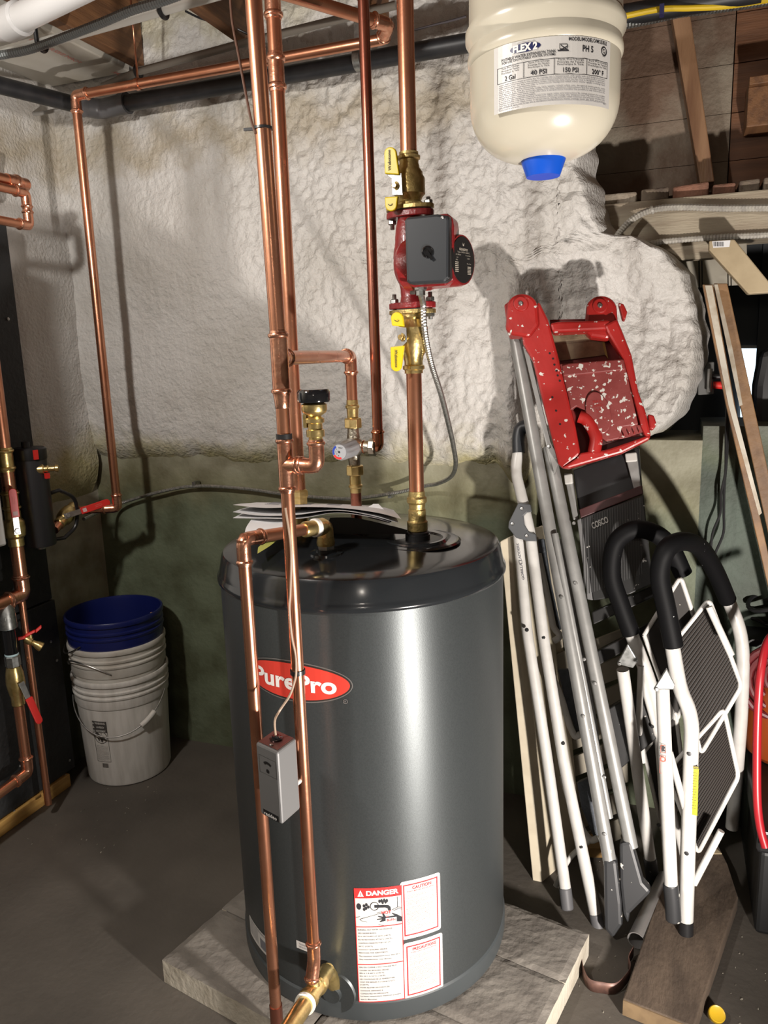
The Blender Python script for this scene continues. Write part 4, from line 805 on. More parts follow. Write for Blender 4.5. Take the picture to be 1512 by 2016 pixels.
# ================================================================ PAVER SLABS
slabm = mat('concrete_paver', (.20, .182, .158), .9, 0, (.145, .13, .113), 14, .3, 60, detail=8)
slabm2 = mat('lit_paver_side', (.50, .46, .38), .85, 0, (.38, .34, .27), 14, .3, 60)  # lamplight on the outer side faces, put into a paler colour
U = Vector((-.978, .208, 0)); W2 = Vector((-.208, -.978, 0)); O = Vector((-.127, 1.633, 0))
labels = ['concrete paver behind the tank at right', 'grey concrete paver at right with the tank edge above it, middle row', 'front right concrete paver cut by the photo bottom', 'rear left concrete paver hidden under the tank', 'left concrete paver in the middle row beside the copper pipe', 'front left concrete paver with pale side face']
random.seed(11)
for k in range(6):
    r0_, c_ = k % 3, k//3; nu, nv = 26, 13; vv = (0, .170, .375, .570); v0, v1 = vv[r0_]+.0015, vv[r0_+1]-.0015; u0, u1 = c_*.412+.0015, c_*.412+.409
    mb = MB(); vs = []
    for j in range(nv+1):
        for i in range(nu+1):
            u = u0+(u1-u0)*i/nu; v = v0+(v1-v0)*j/nv; ed = min(i, nu-i, j, nv-j)
            p = O+U*u+W2*v; h = .064+.0015*noise.noise(p*25)+.0012*noise.noise(p*70)-(.003+.003*abs(noise.noise(p*60)) if ed == 0 else 0)
            vs.append(Vector((p.x, p.y, h)))
    fs = [(j*(nu+1)+i, j*(nu+1)+i+1, (j+1)*(nu+1)+i+1, (j+1)*(nu+1)+i) for j in range(nv) for i in range(nu)]
    mb.add(vs, fs, False); ring = [i for i in range(nu+1)]+[(j)*(nu+1)+nu for j in range(1, nv+1)]+[nv*(nu+1)+i for i in range(nu-1, -1, -1)]+[j*(nu+1) for j in range(nv-1, 0, -1)]
    kb = len(mb.v)
    for q in ring: p = mb.v[q]; cen = O+U*(u0+u1)/2+W2*(v0+v1)/2; d_ = Vector((p.x-cen.x, p.y-cen.y, 0)); mb.v.append(Vector((p.x, p.y, .001+.002*noise.noise(p*30)**2)))
    n_ = len(ring)
    for i in range(n_): mb.f.append([ring[i], ring[(i+1) % n_], kb+(i+1) % n_, kb+i]); mb.sm.append(False)
    mb.f.append([kb+i for i in range(n_)]); mb.sm.append(False)
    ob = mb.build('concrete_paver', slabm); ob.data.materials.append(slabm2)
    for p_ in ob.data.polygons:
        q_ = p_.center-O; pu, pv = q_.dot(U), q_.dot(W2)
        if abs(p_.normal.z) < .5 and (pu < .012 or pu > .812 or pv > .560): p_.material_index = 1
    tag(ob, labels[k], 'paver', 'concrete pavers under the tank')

# ================================================================ BUCKETS
bx, by = -1.60, 2.045
bx, by = atz(257, 1492, .0).x, 2.035; bx = at(254, 1480, by).x
bw_ = mat('white_bucket', (.66, .64, .60), .42, 0, (.55, .53, .49), 9, .05, 20, stretch=(5, 5, .8))
bw2 = mat('white_bucket_dirty', (.58, .56, .51), .45, 0, (.44, .41, .36), 14, .05, 20)
bb = mat('blue_bucket', (.009, .015, .11), .3, 0, (.008, .013, .09), 5)
c0 = Vector((bx, by, 0))
def bucket(name, label, z0, m, dirty=False, hint=0):
    t = T(name, label, 'bucket', (bx, by, z0)); o = c0+Z*z0
    s_ = 1.06; pr = [(0, 0), (.122, 0), (.130, .004), (.133, .012), (.143, .268), (.146, .270), (.1475, .274), (.1475, .300), (.150, .302), (.151, .305), (.151, .309), (.149, .311), (.146, .312), (.146, .318), (.150, .320), (.151, .323), (.151, .327), (.149, .329), (.146, .330), (.147, .344), (.152, .346), (.153, .350), (.153, .358), (.151, .362), (.146, .362), (.144, .350), (.141, .25), (.130, .012), (0, .008)]
    MB().lathe([(a*s_, b*s_) for a, b in pr], o, Z, 64).build('shell', m, t); return t
def bail(t, z0, a0, a1, drop, grip=None, m=steel):
    # wire handle hanging: from ear at angle a0 round the front to ear at a1
    o = c0+Z*z0; P_ = []
    for k in range(25):
        u = k/24; a = R(a0+(a1-a0)*u); rr = .1565+.012*math.sin(math.pi*u)+.004; P_.append(o+Vector((rr*math.cos(a), rr*math.sin(a), .305-drop*math.sin(math.pi*u))))
    hw = MB().tube(P_, .0022, 8).build('handle_wire', m, t)
    if grip: i = grip; MB().tube(P_[i:i+4], .009, 12).build('handle_grip', bw_, hw)
t1 = bucket('bucket', 'white plastic bucket with wide collar standing on the floor, lowest of the stack', 0, bw_)
bail(t1, 0, -158+20, 10, .105, 17)
vd = math.atan2(CAM.y-by, CAM.x-bx)
pa_, za_ = cylhit(200, 1460, bx, by, .147); g = cylmap(bx, by, .1475, pa_, za_); a, b = .026, .075
def cone(g, off): return lambda u, v: (lambda p: Vector((bx+(p.x-bx)*(1+(p.z-za_)*.28+off), by+(p.y-by)*(1+(p.z-za_)*.28+off), p.z)))(g(.001)(u, v))
f = cone(g, .0); f2 = cone(g, .006); mb = MB(); frame_uv(mb, f, -a, -b, a, b, .0010)
for k in range(3): rect_uv(mb, f, -a, b-.014*(k+1)+.0008, a, b-.014*k, 6)
arcband(mb, lambda u, v: f(u, v+b*.22), .0215, .0235, 0, 360, 28)
line_uv(mb, f, [(.004, b*.22+.021), (.003, b*.22+.010)], .0015)
for P_ in ([(-.018, .012), (-.010, .018), (.0, .008), (.010, .002), (.018, -.006), (.017, -.012), (.008, -.008), (.006, -.018), (.0, -.016), (-.002, -.006), (-.010, .004)], [(-.014, .002), (-.006, -.006), (-.004, -.016), (-.010, -.012)]): blob(mb, f, [(u, v+b*.22) for u, v in P_])
for k in range(16): put_text(mb, 'Children can fall into bucket and drown keep away', f, -a*.88, -b*(.20+.048*k), .0018, a*(1.7 if k % 5 else 1.1), left=True)
for k in range(14): rect_uv(mb, f, -.008+k*.0016, -b-.022, -.008+k*.0016+(.0009 if k % 3 else .0005), -b-.006, 1)
mb.build('warning_print', mat('bucket_ink', (.06, .055, .05), .6), t1)
mb = MB()
for k, s in enumerate(('\u25b2WARNING', '\u25b2AVISO', '\u25b2AVERTISSEMENT')): put_text(mb, s.replace('\u25b2', ''), f2, .003, b-.0072-.014*k, .0075, (.036, .028, .036)[k], bold=.02); mb.add([f2(-a*.95, b-.0115-.014*k), f2(-a*.72, b-.0115-.014*k), f2(-a*.83, b-.0025-.014*k)], [(0, 1, 2)])
mb.build('warning_lettering', bw_, t1)
t2 = bucket('bucket', 'dirty white plastic bucket with raised ribs nested between the blue and the lower bucket', .11, bw2); bail(t2, .11, -140, -60, -.045)
t3 = bucket('bucket', 'dark blue plastic bucket on top of the stack, open and empty', .205, bb); bail(t3, .205, -170, -95, .04)
t = T('cardboard_scrap', 'small piece of brown cardboard inside the blue bucket', 'scrap', c0+Z*.53)
MB().obox(c0+Vector((.105, .075, .535)), ((1, .3, 0), (-.3, 1, .0), (0, .2, 1)), (.03, .002, .05)).build('card', mat('cardboard', (.35, .20, .10), .8), t)

# ================================================================ LEFT BOILER BOARD
board = mat('black_board', (.012, .013, .014), .6, 0, (.020, .021, .022), 14, .3, 60, speck=((.25, .25, .24), 70, .80))
lx = -1.885
yb1 = atx(140, 1480, lx).y; ztp = atx(14, 460, lx).z
t = T('equipment_board', 'tall black plywood board carrying the boiler pipes at left', 'board', (lx, 1.6, .045))
MB().box((-1.93, .5, .66), (lx, yb1, 1.84)).build('panel', board, t, .002); MB().box((-1.93, .5, .05), (lx+.004, yb1+.006, .655)).build('panel', board, t, .002)
mb = MB()
for x, y in ((16, 628), (137, 1497), (129, 1527), (100, 1263), (112, 1300), (40, 1508), (28, 1597)): mb.lathe([(.005, 0), (.005, .0015), (.002, .003)], atx(x, y, lx+.004), (1, 0, 0), 10)
mb.build('screw_heads', steel, t)
st = mat('pine_stud', (.50, .30, .09), .5, 0, (.38, .21, .06), 9, .15, 40, stretch=(8, .8, 8))
t = T('pine_sill', 'yellow pine board along the floor under the black board', 'board', (-1.88, 1.6, 0))
MB().box((-1.93, .5, 0), (-1.872, yb1-.03, .046)).build('timber', st, t, .003)
t = T('boiler_casing', 'white boiler casing edge at the far left', 'boiler', (-1.6, 1.1, .9))
hx = -1.80
def HX(x, y, X=hx): return atx(x, y, X)
pz = HX(-4, 480); MB().box((-1.82, 1.0, .93), (-1.70, atx(-22, 800, -1.70).y, 1.80)).build('case', mat('boiler_white', (.62, .62, .60), .35), t, .006)
# manifold: big pipe with valve, union, elbow, drain cock
a1 = HX(2, 820); Yp = HX(10, 900).y
def YP(x, y): p = atx(x, y, hx); return p
zy = lambda y: zA(Vector((hx, Yp, 0)), y)
t = T('boiler_supply_pipe', 'thick copper pipe with brass fittings in front of the black board', 'pipe', Vector((hx, Yp, zy(1165))))
rb = .0195; bp_ = lambda y: Vector((hx, Yp, zy(y)))
MB().tube([bp_(1165), bp_(700)], rb, 24).build('pipe_segment', cop, t)
coupling(t, bp_(905), Z, rb, .07, 'coupling', brass); coupling(t, bp_(985), Z, rb, .06, 'coupling', brass)
el = bp_(1170); elbow(t, el, Z, Vector((0, -1, -.02)), rb, .05); MB().tube([el, el+Vector((0, -.35, -.005))], rb, 20).build('pipe_segment', cop, t)
def red_valve(label, c, d, hd, L=.11, up_=None, hs=1, m=brass, rr=.0195, sh=.0):
    t = T('ball_valve', label, 'valve', c); mb = MB()
    mb.lathe([(rr, -.055), (rr*1.15, -.052), (rr*1.15, -.03), (rr*1.5, -.022), (rr*1.6, 0), (rr*1.5, .022), (rr*1.15, .03), (rr*1.15, .052), (rr, .055)], c, d, 24); mb.build('body', m, t)
    n = Vector(hd[0]).normalized(); hv = Vector(hd[1]).normalized(); s0 = c+n*(rr*1.5+.012)
    mb = MB(); mb.tube([c, s0], .007, 10); bolt(mb, s0, n, .008, .006); mb.build('stem', steel, t)
    w_ = n.cross(hv); mb = MB(); P_ = [s0+hv*-.012+w_*.009, s0+hv*-.012-w_*.009, s0+hv*.045-w_*.008, s0+hv*.045+w_*.008]; mb.prism(P_, n*.003); lv = mb.build('lever', steel, t, .0005)
    P_ = [s0+hv*.040+w_*.011+n*.003, s0+hv*.040-w_*.011+n*.003]+[s0+hv*(L-.011+.011*math.sin(R(q)))-w_*.011*math.cos(R(q))+n*.003 for q in range(0, 181, 20)]
    MB().prism(P_, n*.006).build('grip', redv, lv, .0015)
    fm_ = flatmap(s0+hv*(L*.72)+n*.0095, hv, n.cross(hv)); mb = MB(); put_text(mb, 'WARNING', fm_(0), 0, .003, .0025, .022); put_text(mb, 'HIGH TEMP', fm_(0), 0, -.002, .0025, .022); mb.build('lettering', pinkink, t)
    fm_ = flatmap(s0+hv*(.052)+n*.0095, hv, n.cross(hv)); mb = MB(); rect_uv(mb, fm_(0), -.006, -.006, .006, .006, 1); mb.build('sticker', mat('pale_sticker', (.6, .42, .42), .5), t)
    return t
nrm = Vector((.93, -.36, 0)).normalized()
red_valve('brass valve on the thick boiler pipe with red lever handle up', bp_(1040), Z, (Vector((.80, -.55, 0)), Z), .125)
# black separator
sx_ = -1.80; sc0 = HX(64, 980, sx_); zs0, zs1 = HX(80, 1073, sx_).z, HX(58, 905, sx_).z; sp = Vector((sx_, sc0.y+.01, 0))
t = T('air_separator', 'black cylindrical air separator with ribbed cap', 'separator', V(sp, zs0))
satin = mat('satin_black', (.028, .028, .030), .35)
MB().lathe([(.030, zs0-.003), (.044, zs0), (.046, zs0+.004), (.046, zs1)], sp, Z, 40).build('body', satin, t)
MB().lathe([(.047, zs1), (.048, zs1+.004), (.048, zs1+.032), (.043, zs1+.037), (.0, zs1+.039)], sp, Z, 40).build('cap', blk, t)
MB().lathe([(.012, zs1+.038), (.012, zs1+.055), (.0, zs1+.056)], sp+Vector((-.0, -.012, 0)), Z, 14).build('vent_cap', blk, t)
MB().lathe([(.012, zs0-.012), (.012, zs0)], sp, Z, 14).build('drain_plug', steel, t)
MB().obox(sp+Vector((.045, -.022, zs1+.018)), ((.3, 1, 0), (1, -.3, 0), (0, 0, 1)), (.012, .008, .028)).build('red_clip', redv, t)
q = sp+Vector((.045, .0, zs1-.028)); mb = MB(); mb.lathe([(.015, -.03), (.015, 0), (.010, .003), (.011, .012), (.008, .016), (.008, .032), (.011, .034), (.011, .042), (.006, .044)], q, Vector((.80, .58, 0)), 16); mb.build('bleed_valve', brass, t)
MB().obox(q+Vector((.012, .0, -.02)), ((.3, 1, 0), (1, -.3, 0), (0, 0, 1)), (.012, .010, .016)).build('red_clip', redv, t)
tag(MB().tube([sp+Vector((.02, .045, zs0+.155)), *spl([sp+Vector((.03, .07, zs0+.16)), sp+Vector((.04, .12, zs0+.12)), sp+Vector((.03, .125, zs0+.04)), sp+Vector((.02, .08, zs0+.005))], 8), sp+Vector((.01, .04, zs0+.008))], .006, 10).build('black_hose', blk), 'short black hose looping beside the air separator', 'hose')
# line from separator to the corner pipe
c1 = sp+Vector((.02, .04, HX(105, 1040, sx_).z)); c2 = Vector((-1.80, 1.93, cD.z))
t = T('boiler_branch_pipe', 'short copper pipe from the air separator to the corner valve', 'pipe', c1); MB().tube([c1, c2], .0145, 18).build('pipe_segment', cop, t)
red_valve('brass valve below the corner pipe with red lever handle lying flat', c1.lerp(c2, .75), (c2-c1), (Vector((.75, -.62, .15)), (Vector((cD.x, 2.0, cD.z))-c1).normalized()), .135, rr=.016)
# lower manifold
Ys = HX(20, 1240).y; q2 = lambda x, y: HX(x, y)
ax0 = q2(14, 1180); ax1 = q2(24, 1300)
Lp = Vector((hx, q2(18, 1250).y, 0)); zL = lambda y: zA(Lp, y)
t = T('sight_pipe_valve', 'grey iron cock, black nipple and brass valve on the lower boiler pipe', 'fitting', V(Lp, zL(1400)))
MB().lathe([(.017, zL(1238)), (.026, zL(1236)), (.024, zL(1200)), (.018, zL(1192)), (.018, zL(1180))], Lp, Z, 24).build('iron_cock', galv, t)
MB().lathe([(.014, 0), (.014, .02), (.008, .024)], V(Lp, zL(1215)), Vector((.8, -.6, 0)), 12).build('cock_stem', galv, t)
MB().tube([V(Lp, zL(1290)), V(Lp, zL(1236))], .0185, 20).build('nipple', blkg, t)
for y in (1236, 1288): MB().lathe([(.019, -.003), (.020, 0), (.019, .003)], V(Lp, zL(y)), Z, 18).build('thread_tape', mat('blue_tape', (.45, .62, .66), .6), t)
MB().lathe([(.019, zL(1312)), (.022, zL(1310)), (.022, zL(1292)), (.019, zL(1290))], Lp, Z, 8, False).build('iron_nut', galv, t)
MB().lathe([(.0165, zL(1388)), (.019, zL(1386)), (.019, zL(1372)), (.023, zL(1362)), (.027, zL(1345)), (.025, zL(1325)), (.020, zL(1312))], Lp, Z, 24).build('valve_body', brass, t)
vv = V(Lp, zL(1345)); n = Vector((.75, -.2, 0)).normalized(); hv = Vector((.25, .12, -1)).normalized(); s0 = vv+n*.036; w_ = n.cross(hv)
MB().tube([vv, s0], .007, 10).build('stem', steel, t); MB().prism([s0-hv*.012+w_*.009, s0-hv*.012-w_*.009, s0+hv*.045-w_*.008, s0+hv*.045+w_*.008], n*.003).build('lever', steel, t, .0005)
MB().prism([s0+hv*.040+w_*.011+n*.003, s0+hv*.040-w_*.011+n*.003]+[s0+hv*(.115+.011*math.sin(R(q)))-w_*.011*math.cos(R(q))+n*.003 for q in range(0, 181, 20)], n*.006).build('grip', redv, t, .0015)
t = T('boiler_return_pipe', 'orange lit copper pipe elbowing left at the foot of the black board', 'pipe', V(Lp, zL(1545)))
MB().tube([V(Lp, zL(1388)), V(Lp, zL(1500))], .0155, 22).build('pipe_segment', cop, t); e_ = V(Lp, zL(1520))
elbow(t, e_, Z, Vector((0, -1, -.06)), .0155, .045); MB().tube([e_, e_+Vector((0, -.5, -.03))], .0155, 20).build('pipe_segment', cop, t)
# thin discharge pipe
Dp = Vector((-1.80, HX(70, 1390).y, 0)); zD = lambda y: zA(Dp, y)
t = T('discharge_pipe', 'thin copper pipe hanging open in front of the pine board', 'pipe', V(Dp, .05))
MB().tube([V(Dp, max(.03, zD(1583))), V(Dp, zD(1140))], .0108, 18).build('pipe_segment', cop, t)
q = V(Dp, zD(1262)); t = T('drain_cock', 'small brass drain cock with red wing handle', 'valve', q)
mb = MB(); mb.lathe([(.009, -.02), (.012, -.015), (.012, .0), (.008, .004), (.009, .012), (.013, .022), (.015, .034), (.013, .036), (.009, .030)], q+Vector((.016, .0, .0)), Vector((.6, .45, -.6)), 16); mb.lathe([(.006, 0), (.006, .022)], q+Vector((.016, 0, 0)), Z, 12); mb.build('body', brass, t)
hb = q+Vector((.016, 0, .026)); mb = MB(); dv = Vector((.55, .75, .33)).normalized()
mb.obox(hb+dv*.0, (dv, Z, dv.cross(Z)), (.030, .008, .009)); mb.obox(hb+dv*.026, (dv+Z*.3, Z, dv.cross(Z)), (.022, .010, .008)); mb.obox(hb-dv*.026, (dv-Z*.3, Z, dv.cross(Z)), (.022, .010, .008)); mb.build('handle', redv, t, .002)
# copper loop at the top left
t = T('copper_loop', 'copper return bend at the upper left edge above the black board', 'pipe', HX(20, 375, -1.78))
X_ = -1.78; q = HX(42, 362, X_); e1 = HX(44, 398, X_); e2_ = HX(22, 441, X_)
MB().tube([q, q+Vector((0, -.5, .0))], .0165, 20).build('pipe_segment', cop, t); mb = MB(); sleeve(mb, q+Vector((0, -.055, 0)), Vector((0, 1, 0)), .0165, .05); mb.lathe([(.018, 0), (.018, .03), (.0, .031)], q+Vector((0, -.012, 0)), (0, 1, 0), 20); mb.build('end_cap', copf, t)
ee = Vector((X_+.02, e1.y-.005, e1.z+.022)); lo_ = Vector((X_+.02, e1.y-.005, e2_.z))
elbow(t, ee, Vector((0, -1, 0)), -Z, .0125, .035); elbow(t, lo_, Z, Vector((0, -1, 0)), .0125, .035)
MB().tube([ee, lo_], .0125, 18).build('pipe_segment', cop, t); MB().tube([ee, ee+Vector((0, -.4, 0))], .0125, 18).build('pipe_segment', cop, t); MB().tube([lo_, lo_+Vector((0, -.4, 0))], .0125, 18).build('pipe_segment', cop, t)

# ================================================================ LADDERS AND STOOLS
grey = mat('grey_tube', (.30, .30, .29), .38, .3, (.26, .26, .25), 30, speck=((.6, .58, .5), 60, .74))
wtube = mat('white_tube_paint', (.54, .53, .505), .34, 0, (.49, .48, .455), 30, speck=((.2, .17, .12), 150, .78))
redp = mat('red_ladder_plastic', (.37, .018, .016), .36, 0, (.33, .016, .014), 20, .05, 60, speck=((.62, .60, .56), 60, .66))
redt = mat('dusty_red_plastic', (.24, .045, .042), .55, 0, (.19, .028, .026), 18, .1, 60, lo=.35, hi=.7, speck=((.60, .58, .54), 75, .60))
stepb = mat('black_step_plastic', (.018, .018, .018), .35, speck=((.55, .53, .5), 70, .70))
rubb = mat('rubber_foot', (.030, .031, .033), .42, speck=((.65, .62, .56), 55, .70))
rib = mat('ribbed_mat', (.018, .015, .013), .7, speck=((.5, .48, .4), 70, .76))
def tub(pl, px, r, off=0, rad=.03, n=14): return MB().tube(arc([pl.pt(x, y, off) for x, y in px], rad), r, n)
def rivets(pl, px, off, name, m, parent, r=.005):
    for x, y in px: MB().lathe([(r, 0), (r*.8, .0025), (0, .003)], pl.pt(x, y, off), pl.n, 12).build(name, m, parent)

# --- white ladder with dark grip -------------------------------------------
LA = lean(1.745, .278); LA2 = lean(1.765, .275)
t = T('step_ladder', 'white tubular step ladder with dark grip leaning closest to the tank', 'ladder', LA.pt(1178, 1822))
tub(LA, [(1043, 1045), (1070, 1255), (1110, 1500), (1172, 1800)], .0148).build('rail', wtube, t)
tub(LA2, [(1021, 1052), (1037, 1240), (1075, 1480), (1113, 1750)], .0148).build('rail', wtube, t)
tub(LA, [(1021, 885), (1014, 927), (1030, 990), (1044, 1050)], .0150).build('handle_tube', wtube, t)
tub(LA, [(1048, 850), (1038, 838), (1024, 842), (1020, 862), (1021, 892)], .0170, 0, .02).build('grip', darkg, t)
K = lambda P: [(950+x/3.78, 850+y/3.78) for x, y in P]
MB().pl(LA, K([(265, 528), (355, 540), (365, 595), (330, 600), (303, 625), (310, 690), (345, 745), (395, 762), (402, 815), (330, 812), (250, 790), (190, 715), (195, 670)]), .012, .020).build('hinge_bracket', mat('bracket_grey', (.075, .080, .085), .45), t, .002)
rivets(LA, K([(293, 572), (223, 686), (330, 776)]), .0205, 'rivet', steel, t)
rivets(LA, [(1037, 1240), (1070, 1255), (1108, 1463), (1144, 1667)], .012, 'rivet', blk, t, .0055)
rb_ = mat('blue_grey_tread', (.060, .070, .085), .6, 0, (.045, .052, .062), 60, .4, 90)
LT = lean(1.81, .28)
MB().pl(LT, [(1058, 1062), (1070, 1060), (1083, 1150), (1103, 1240), (1094, 1250), (1066, 1130)], .03).build('tread', rb_, t, .003)
MB().pl(LT, [(1098, 1318), (1124, 1318), (1143, 1440), (1136, 1448), (1112, 1380)], .03).build('tread', rb_, t, .003)
MB().pl(LT, [(1136, 1542), (1160, 1532), (1178, 1645), (1170, 1652), (1144, 1590)], .03).build('tread', rb_, t, .003)
for P_ in ([(1060, 1090), (1075, 1160), (1090, 1238), (1106, 1252), (1090, 1262)], [(1086, 1330), (1105, 1370), (1120, 1425), (1132, 1452), (1143, 1445)], [(1108, 1528), (1118, 1570), (1150, 1640), (1164, 1656), (1177, 1650)]): tub(LT, P_, .0085, .012).build('tread_rim', wtube, t)
tub(LA2, [(1094, 1745), (1118, 1690), (1160, 1655)], .007, -.03).build('cross_bar', wtube, t)
for P_, L_ in (([(1172, 1797), (1178, 1828)], LA), ([(1112, 1746), (1117, 1790)], LA2)): tub(L_, P_, .0165).build('foot', mat('foot_grey', (.10, .10, .105), .45), t, .004)
rd = (LA.pt(1021, 1085)-LA.pt(1033, 1160)).normalized(); mm = LA2.pt(1025, 1106, .0155); nn = (CAM-mm).normalized(); lx_ = rd; ly_ = nn.cross(rd).normalized()
mb = MB(); fm_ = flatmap(mm, lx_, ly_); put_text(mb, 'GORILLA  LADDERS', fm_(0), 0, 0, .0065, .098, bold=.01); frame_uv(mb, fm_(0), -.006, -.004, .004, .004, .001); mb.build('lettering', greyink, t)

# --- red topped ladder -------------------------------------------------------
LB = lean(1.705, .265); LB2 = lean(1.725, .265)
t = T('step_ladder', 'paint-splattered ladder with red plastic top tray and grey rails', 'ladder', LB.pt(1206, 1850))
tub(LB, [(1010, 640), (1203, 1710)], .0165).build('rail', grey, t)
tub(LB2, [(1080, 880), (1243, 1668)], .0165).build('rail', grey, t)
tub(lean(1.75, .20), [(1092, 1050), (1175, 1480), (1200, 1610)], .009).build('inner_rail', grey, t)
rivets(LB, [(1105, 1175), (1148, 1410), (1190, 1642)], .017, 'rivet', steel, t); rivets(LB2, [(1130, 1030), (1133, 1148), (1150, 1298), (1171, 1345)], .017, 'rivet', steel, t); rivets(lean(1.75, .2), [(1190, 1530)], .010, 'rivet', steel, t)
MB().pl(LB, [(1029, 682), (1067, 676), (1069, 704), (1055, 706), (1048, 693), (1043, 700), (1084, 870), (1101, 905), (1092, 935), (1076, 880)], .008, .014).build('side_bracket', grey, t, .001)
rivets(LB, [(1037, 688), (1060, 682), (1068, 769), (1081, 879)], .0145, 'rivet', steel, t)
MB().pl(LB, [(1188, 1694), (1213, 1694), (1223, 1780), (1225, 1822), (1206, 1850), (1190, 1830)], .045, .018).build('foot', rubb, t, .008)
MB().pl(LB2, [(1219, 1660), (1243, 1655), (1266, 1738), (1283, 1757), (1240, 1800), (1236, 1822), (1226, 1800), (1220, 1740)], .045, .018).build('foot', rubb, t, .008)
# red tray: left cheek, right cheek, top bar, sloping apron with raised oval, bottom lip
J = lambda P: [(950+x/3.78, 550+y/3.78) for x, y in P]
RT = LB; F_ = Plane(LB.pt(1170, 780, .055), (.10, -1, .22))
side = J([(275, 320), (420, 160), (490, 300), (560, 560), (620, 800), (690, 1080), (730, 1300), (600, 1408), (560, 1370), (430, 850), (370, 600), (300, 480)])
MB().pl(F_, side, .05, .002).build('left_cheek', redp, t, .006)
MB().pl(F_, J([(905, 340), (1000, 290), (1040, 380), (1110, 560), (1160, 830), (1220, 1000), (1255, 1160), (1225, 1200), (1180, 1100), (1075, 700), (1045, 590), (930, 400)]), .05, .004).build('right_cheek', redp, t, .006)
MB().pl(F_, J([(500, 325), (560, 312), (930, 300), (1010, 330), (1040, 385), (900, 375), (520, 392)]), .045, .0).build('top_bar', redp, t, .006)
MB().pl(F_, J([(512, 392), (870, 380), (930, 560), (545, 610)]), .006, -.06).build('instruction_plate', mat('dirty_label', (.26, .20, .12), .6, 0, (.17, .12, .07), 40), t)
mb = MB(); fm_ = None
a_, b_, c_ = F_.pt(1100, 667, -.058), F_.pt(1180, 660, -.058), F_.pt(1105, 680, -.058); fm_ = flatmap((a_+b_)/2, b_-a_, (a_-c_))
for k in range(5): put_text(mb, 'CAUTION READ ALL INSTRUCTIONS BEFORE USE SET LEVEL', fm_(0), -.008, .006-.005*k, .0022, .075)
mb.build('plate_print', mat('brown_ink', (.09, .06, .04), .6), t)
MB().pl(F_, J([(870, 380), (890, 383), (935, 590), (912, 560)]), .006, -.059).build('yellow_strip', mat('faded_yellow', (.34, .26, .07), .6), t)
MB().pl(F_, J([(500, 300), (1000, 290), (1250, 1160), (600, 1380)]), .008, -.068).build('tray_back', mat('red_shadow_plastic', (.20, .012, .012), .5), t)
ap = J([(575, 628), (1050, 592), (1075, 700), (1160, 1080), (1035, 1100), (1020, 1185), (920, 1205), (850, 1150), (800, 1060), (760, 975), (700, 945), (655, 975), (640, 880)])
MB().pl(F_, ap, .02, .004).build('apron', redt, t, .003)
MB().pl(F_, J([(640, 625), (1045, 592), (1065, 668), (1050, 675), (600, 720), (590, 640)]), .010, .008).build('apron_ridge', redt, t, .003)
ov = lambda cx, cy, a, b, th, n=28: [(cx+a*math.cos(2*math.pi*k/n)*math.cos(th)-b*math.sin(2*math.pi*k/n)*math.sin(th), cy+a*math.cos(2*math.pi*k/n)*math.sin(th)+b*math.sin(2*math.pi*k/n)*math.cos(th)) for k in range(n)]
MB().pl(F_, ov(1178, 812, 24, 42, -.25), .006, .010).build('raised_oval', redt, t, .002)
a_, b_, c_ = F_.pt(1165, 800, .0105), F_.pt(1190, 796, .0105), F_.pt(1170, 825, .0105); fm_ = flatmap((a_+b_)/2, b_-a_, a_-c_)
mb = MB(); put_text(mb, 'MAX', fm_(0), 0, .010, .007); put_text(mb, 'LOAD', fm_(0), 0, .0, .006); put_text(mb, '1.5', fm_(0), 0, -.014, .009); put_text(mb, '1521', fm_(0), .006, -.035, .005); mb.build('embossed_text', redp, t)
mb = MB(); mb.tube(spl([F_.pt(x, y, .0) for x, y in J([(720, 1020), (770, 1040), (820, 1110), (845, 1190), (830, 1290)])], 6), .016, 16); mb.build('paint_roller_hook', redp, t)
MB().pl(F_, J([(730, 1290), (860, 1270), (900, 1275), (1220, 1165), (1255, 1160), (1240, 1190), (1040, 1290), (640, 1405), (590, 1400), (700, 1330)]), .05, .006).build('bottom_lip', redp, t, .006)
MB().pl(F_, J([(1030, 1095), (1190, 1078), (1220, 1160), (1010, 1190)]), .012, -.010).build('tool_rack', redt, t, .002)
for k in range(4): MB().pl(F_, J([(1050+k*38, 1165-k*9), (1056+k*38, 1163-k*9), (1052+k*38, 1145-k*9)]), .02, .003).build('rack_tooth', redp, t)
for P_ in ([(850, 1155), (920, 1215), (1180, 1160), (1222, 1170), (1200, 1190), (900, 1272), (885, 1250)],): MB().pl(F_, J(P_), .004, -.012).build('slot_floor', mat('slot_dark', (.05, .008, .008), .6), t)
for (cx, cy), off, nm in (((285, 180), .012, 'ear'), ((875, 195), -.02, 'ear')):
    P_ = [(cx+115*math.cos(R(a))+(10 if nm else 0), cy+22+100*math.sin(R(a))) for a in range(180, 361, 15)]
    MB().pl(F_, J([(cx-118, cy+190)]+P_+[(cx+135, cy+150), (cx+60, cy+250), (cx-70, cy+230)]), .05, off).build('ear', redp, t, .008)
    P_ = ov(950+cx/3.78, 550+cy/3.78, 15, 15, 0, 20); MB().pl(F_, P_, .01, off+.004).build('ear_boss', redp, t, .003)
    MB().lathe([(.006, 0), (.006, .003), (.004, .005)], F_.pt(950+cx/3.78, 550+cy/3.78, off+.004), F_.n, 12).build('bolt', steel, t)
MB().pl(F_, J([(160, 190), (235, 130), (245, 390), (285, 410), (190, 415)]), .05, .0).build('rail_cap', redp, t, .006)
MB().lathe([(.005, 0), (.005, .002), (.003, .003)], F_.pt(1006, 645, .0), F_.n, 12).build('bolt', steel, t)
